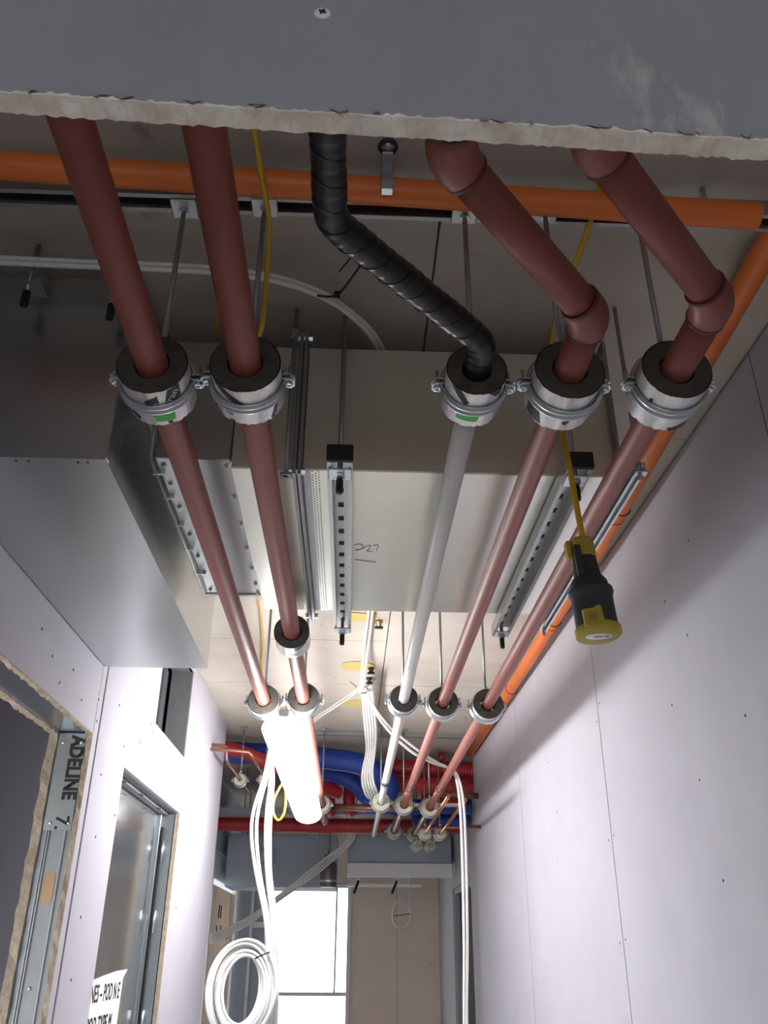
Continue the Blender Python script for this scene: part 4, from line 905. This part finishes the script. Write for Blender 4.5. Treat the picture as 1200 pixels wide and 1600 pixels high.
# copper pipes
def copper(label, pts, r, group, m=None):
    T = MB().sweep(pts, r, 14).build('copper_pipe', m or M_COPPER); return tag(T, label, 'pipe', group)
copper('copper pipe from the left wall with a dropped end, nearer the wall', [(-0.93, 5.42, 2.652), (-0.80, 5.45, 2.652), (-0.785, 5.455, 2.64), (-0.785, 5.46, 2.575), (-0.778, 5.50, 2.56), (-0.745, 6.5, 2.55)], 0.011, 'left copper pipes', M_COPPERB)
copper('copper pipe from the left wall with a dropped end, nearer the lamp', [(-0.93, 5.38, 2.615), (-0.75, 5.42, 2.618), (-0.645, 5.45, 2.615), (-0.63, 5.47, 2.60), (-0.575, 6.35, 2.55)], 0.011, 'left copper pipes', M_COPPERB)
for j, (x, y) in enumerate([(-0.765, 6.06), (-0.592, 6.02)]):
    T = block(x, y, 0.042, 0.012, 0.05, 'small pale foam block on the dropped copper pipe near the %s' % ('left wall' if j == 0 else 'lamp'), foam=M_FOAML, group='small pale foam blocks')
    T.location.z += 0; 
    for c in T.children: c.location.z += 0.153
    T = hanger(x, y+0.03, 0.042, ZC-0.157, 'small clamp on the dropped copper pipe near the %s' % ('left wall' if j == 0 else 'lamp'), w_=0.02, group='small pipe clamps')
    for c in T.children: c.location.z += 0.153
copper('polished copper pipe crossing behind the third row of clamps', [(-0.20, 6.55, 2.455), (0.30, 6.55, 2.445), (0.58, 6.54, 2.455)], 0.024, 'transverse copper pipes', M_COPPERB)
copper('short copper pipe entering the right wall below the red ducts', [(0.62, 6.50, 2.548), (0.985, 6.50, 2.532)], 0.022, 'transverse copper pipes', M_COPPERB)
copper('short thin copper pipe entering the right wall below the blue duct', [(0.50, 6.46, 2.30), (0.985, 6.46, 2.32)], 0.012, 'transverse copper pipes', M_COPPERB)
for j, (x, lab) in enumerate([(0.560, 'nearer the brown pipes'), (0.672, 'nearer the right wall')]):
    copper('slim copper pipe slung low under the clamps, '+lab, [(x-0.003, 5.05+.12*j, 2.30), (x, 6.6, 2.30), (x, 7.9, 2.30)], 0.011, 'slim copper pipes')
    for q, y in enumerate((6.72, 7.55)):
        T = block(x, y, 0.045, 0.012, 0.05, 'small pale block on the slim copper pipe '+lab+(', first' if q == 0 else ', last'), foam=M_FOAML, group='small pale foam blocks')
        for c in T.children: c.location.z -= 0.10
        T = hanger(x, y+0.03, 0.045, ZC+0.096, 'small clamp on the slim copper pipe '+lab+(', first' if q == 0 else ', last'), w_=0.02, group='small pipe clamps', plate=False)
        for c in T.children: c.location.z -= 0.10
# far beam-like ducts
FD = thing('far_duct', 'blue-grey rectangular duct with a white lower edge before the beige wall', 'duct', (0.45, 8.9, 2.13))
MB().box(-0.02, 0.96, 8.60, 9.25, 2.25, 2.50).build('duct_body', M_BLUEWAL, FD, bevel=0.004)
MB().box(-0.02, 0.96, 8.57, 8.62, 2.13, 2.252).build('white_edge', M_WFRAME, FD, bevel=0.003)
FD2 = thing('far_duct', 'blue-grey rectangular duct above the bright window', 'duct', (-0.6, 8.8, 2.04))
MB().box(-1.15, -0.12, 8.62, 9.2, 2.04, 2.50).build('duct_body', M_BLUEWAL, FD2, bevel=0.004)
for x in (-1.0, -0.3): MB().lathe([(0.0, 2.5), (0.006, 2.5), (0.006, ZC-0.003), (0.0, ZC-0.003)], (x, 8.9, 0), 'z', 8).build('hanger_rod', M_GALVD, FD2)
MB().box(-0.86, -0.70, 8.58, 8.62, 2.24, 2.36).build('access_plate', M_FRAME, FD2, bevel=0.003)
FT = thing('cable_tray', 'dark shallow cable tray above the far ducts', 'cable tray', (0, 8.3, 2.52))
MB().box(-1.18, 0.96, 8.15, 8.45, 2.515, 2.52).build('tray_floor', M_FRAME, FT); MB().box(-1.18, 0.96, 8.15, 8.155, 2.52, 2.56).build('tray_side', M_FRAME, FT); MB().box(-1.18, 0.96, 8.445, 8.45, 2.52, 2.56).build('tray_side', M_FRAME, FT)
FT2 = thing('cable_tray', 'dark cable tray crossing just above the ends of the brown pipes', 'cable tray', (0, 7.6, 2.53))
MB().box(-1.18, 0.96, 7.50, 7.74, 2.53, 2.535).build('tray_floor', M_FRAME, FT2); MB().box(-1.18, 0.96, 7.50, 7.505, 2.535, 2.58).build('tray_side', M_FRAME, FT2); MB().box(-1.18, 0.96, 7.735, 7.74, 2.535, 2.58).build('tray_side', M_FRAME, FT2)
for x in (-0.9, 0.05, 0.85): MB().lathe([(0.0, 2.535), (0.005, 2.535), (0.005, ZC-0.003), (0.0, ZC-0.003)], (x, 7.62, 0), 'z', 8).build('hanger_rod', M_GALVD, FT2)
CN = thing('vent_canister', 'short brown-grey canister hanging between the two far ducts', 'canister', (-0.19, 8.35, 2.03))
MB().lathe([(0.0, 2.03), (0.072, 2.03), (0.075, 2.04), (0.075, 2.22), (0.068, 2.235), (0.040, 2.24), (0.040, 2.30), (0.0, 2.30)], (-0.19, 8.40, 0), 'z', 24).build('drum', M_DRUM, CN)
MB().lathe([(0.0, 2.3), (0.01, 2.3), (0.01, 2.515), (0.0, 2.515)], (-0.19, 8.40, 0), 'z', 8).build('stem', M_GALVD, CN)
MB().lathe([(0.078, 2.07), (0.080, 2.075), (0.080, 2.085), (0.078, 2.09)], (-0.19, 8.40, 0), 'z', 24).build('band', M_GALVB, CN)
for j, (x, x2) in enumerate([(0.09, 0.07), (0.46, 0.43)]):
    T = thing('far_bracket', 'small hanging bracket with a dark tip beneath the far white-edged duct', 'bracket', (x, 9.0, 2.0), 'far hanging brackets')
    MB().box(x-0.02, x+0.02, 8.95, 9.05, 2.10, 2.25).build('bracket_arm', M_WFRAME, T, bevel=0.003)
    MB().sweep([(x, 8.95, 2.12), (x2-0.02, 8.85, 2.01)], 0.012, 8).build('dark_tip', M_RUBBER, T)
MB_ = tag(MB().box(-0.02, 0.70, 8.95, 9.05, 2.075, 2.10).build('support_rail', M_WFRAME, bevel=0.003), 'pale support rail beneath the white-edged far duct', 'rail')
for k in range(4):
    cable('white_cable', 'white cable slanting down in front of the far window duct', 'cable',
          [(0.0+.02*k, 8.25, 2.52), (-0.05+.02*k, 8.27, 2.39), (-0.25+.02*k, 8.27, 2.24-.01*k), (-0.43+.015*k, 8.27, 2.10-.012*k), (-0.62, 8.27, 1.95-.015*k), (-0.83, 8.27, 1.80-.018*k), (-1.02, 8.27, 1.70-.02*k), (-1.19, 8.27, 1.63-.02*k)], 0.008, M_WCABLE, 'slanting far cables')
T = thing('cable_coil', 'thin pale cable coil hanging against the beige end wall', 'cable coil', (0.56, 9.9, 1.85))
pts = []
for k in range(5*30+1):
    t = 2*PI*k/30; lap = k/30
    pts.append((0.56+0.011*math.sin(lap*4)+(0.095+.012*math.sin(lap*2.3))*math.cos(t), 9.9+.006*lap, 1.865+(0.135+.012*math.cos(lap*3.1))*math.sin(t)))
MB().sweep(pts, 0.006, 7).build('cable_turns', M_WCABLE, T)
MB().sweep(spline([(0.64, 9.9, 1.90), (0.645, 9.9, 2.05), (0.64, 9.85, 2.3), (0.635, 9.6, 2.45), (0.60, 9.3, 2.505), (0.60, 9.15, 2.507)], 6), 0.007, 7).build('tail', M_WCABLE, T)
MB().sweep([(0.47, 9.89, 1.85), (0.65, 9.89, 1.875)], 0.004, 6).build('cable_tie', M_RUBBER, T)
# paper notice on the steel door
SG = thing('paper_notice', 'white paper notice taped to the polished steel door', 'sign', (-0.966, 3.9, 1.2))
poly = [(3.45, 0.98), (4.22, 0.98), (4.235, 1.40), (4.30, 1.432), (4.10, 1.428), (3.9, 1.415), (3.7, 1.40), (3.45, 1.395)]
sg = MB().prism(poly, 0, 1); sg.v = [(-0.9678+0.0008*z, x, y) for x, y, z in sg.v]; sg.build('sheet', M_PAPER, SG)
letters('NES – POD N E', 0.085, (-0.9668, 3.735, 1.325), (0, 1, 0), (0, 0, 1), 'lettering', M_INK, SG, bold=0.003, width=0.46)
letters('POD TYPE M', 0.085, (-0.9668, 3.735, 1.215), (0, 1, 0), (0, 0, 1), 'lettering', M_INK, SG, bold=0.003, width=0.38)
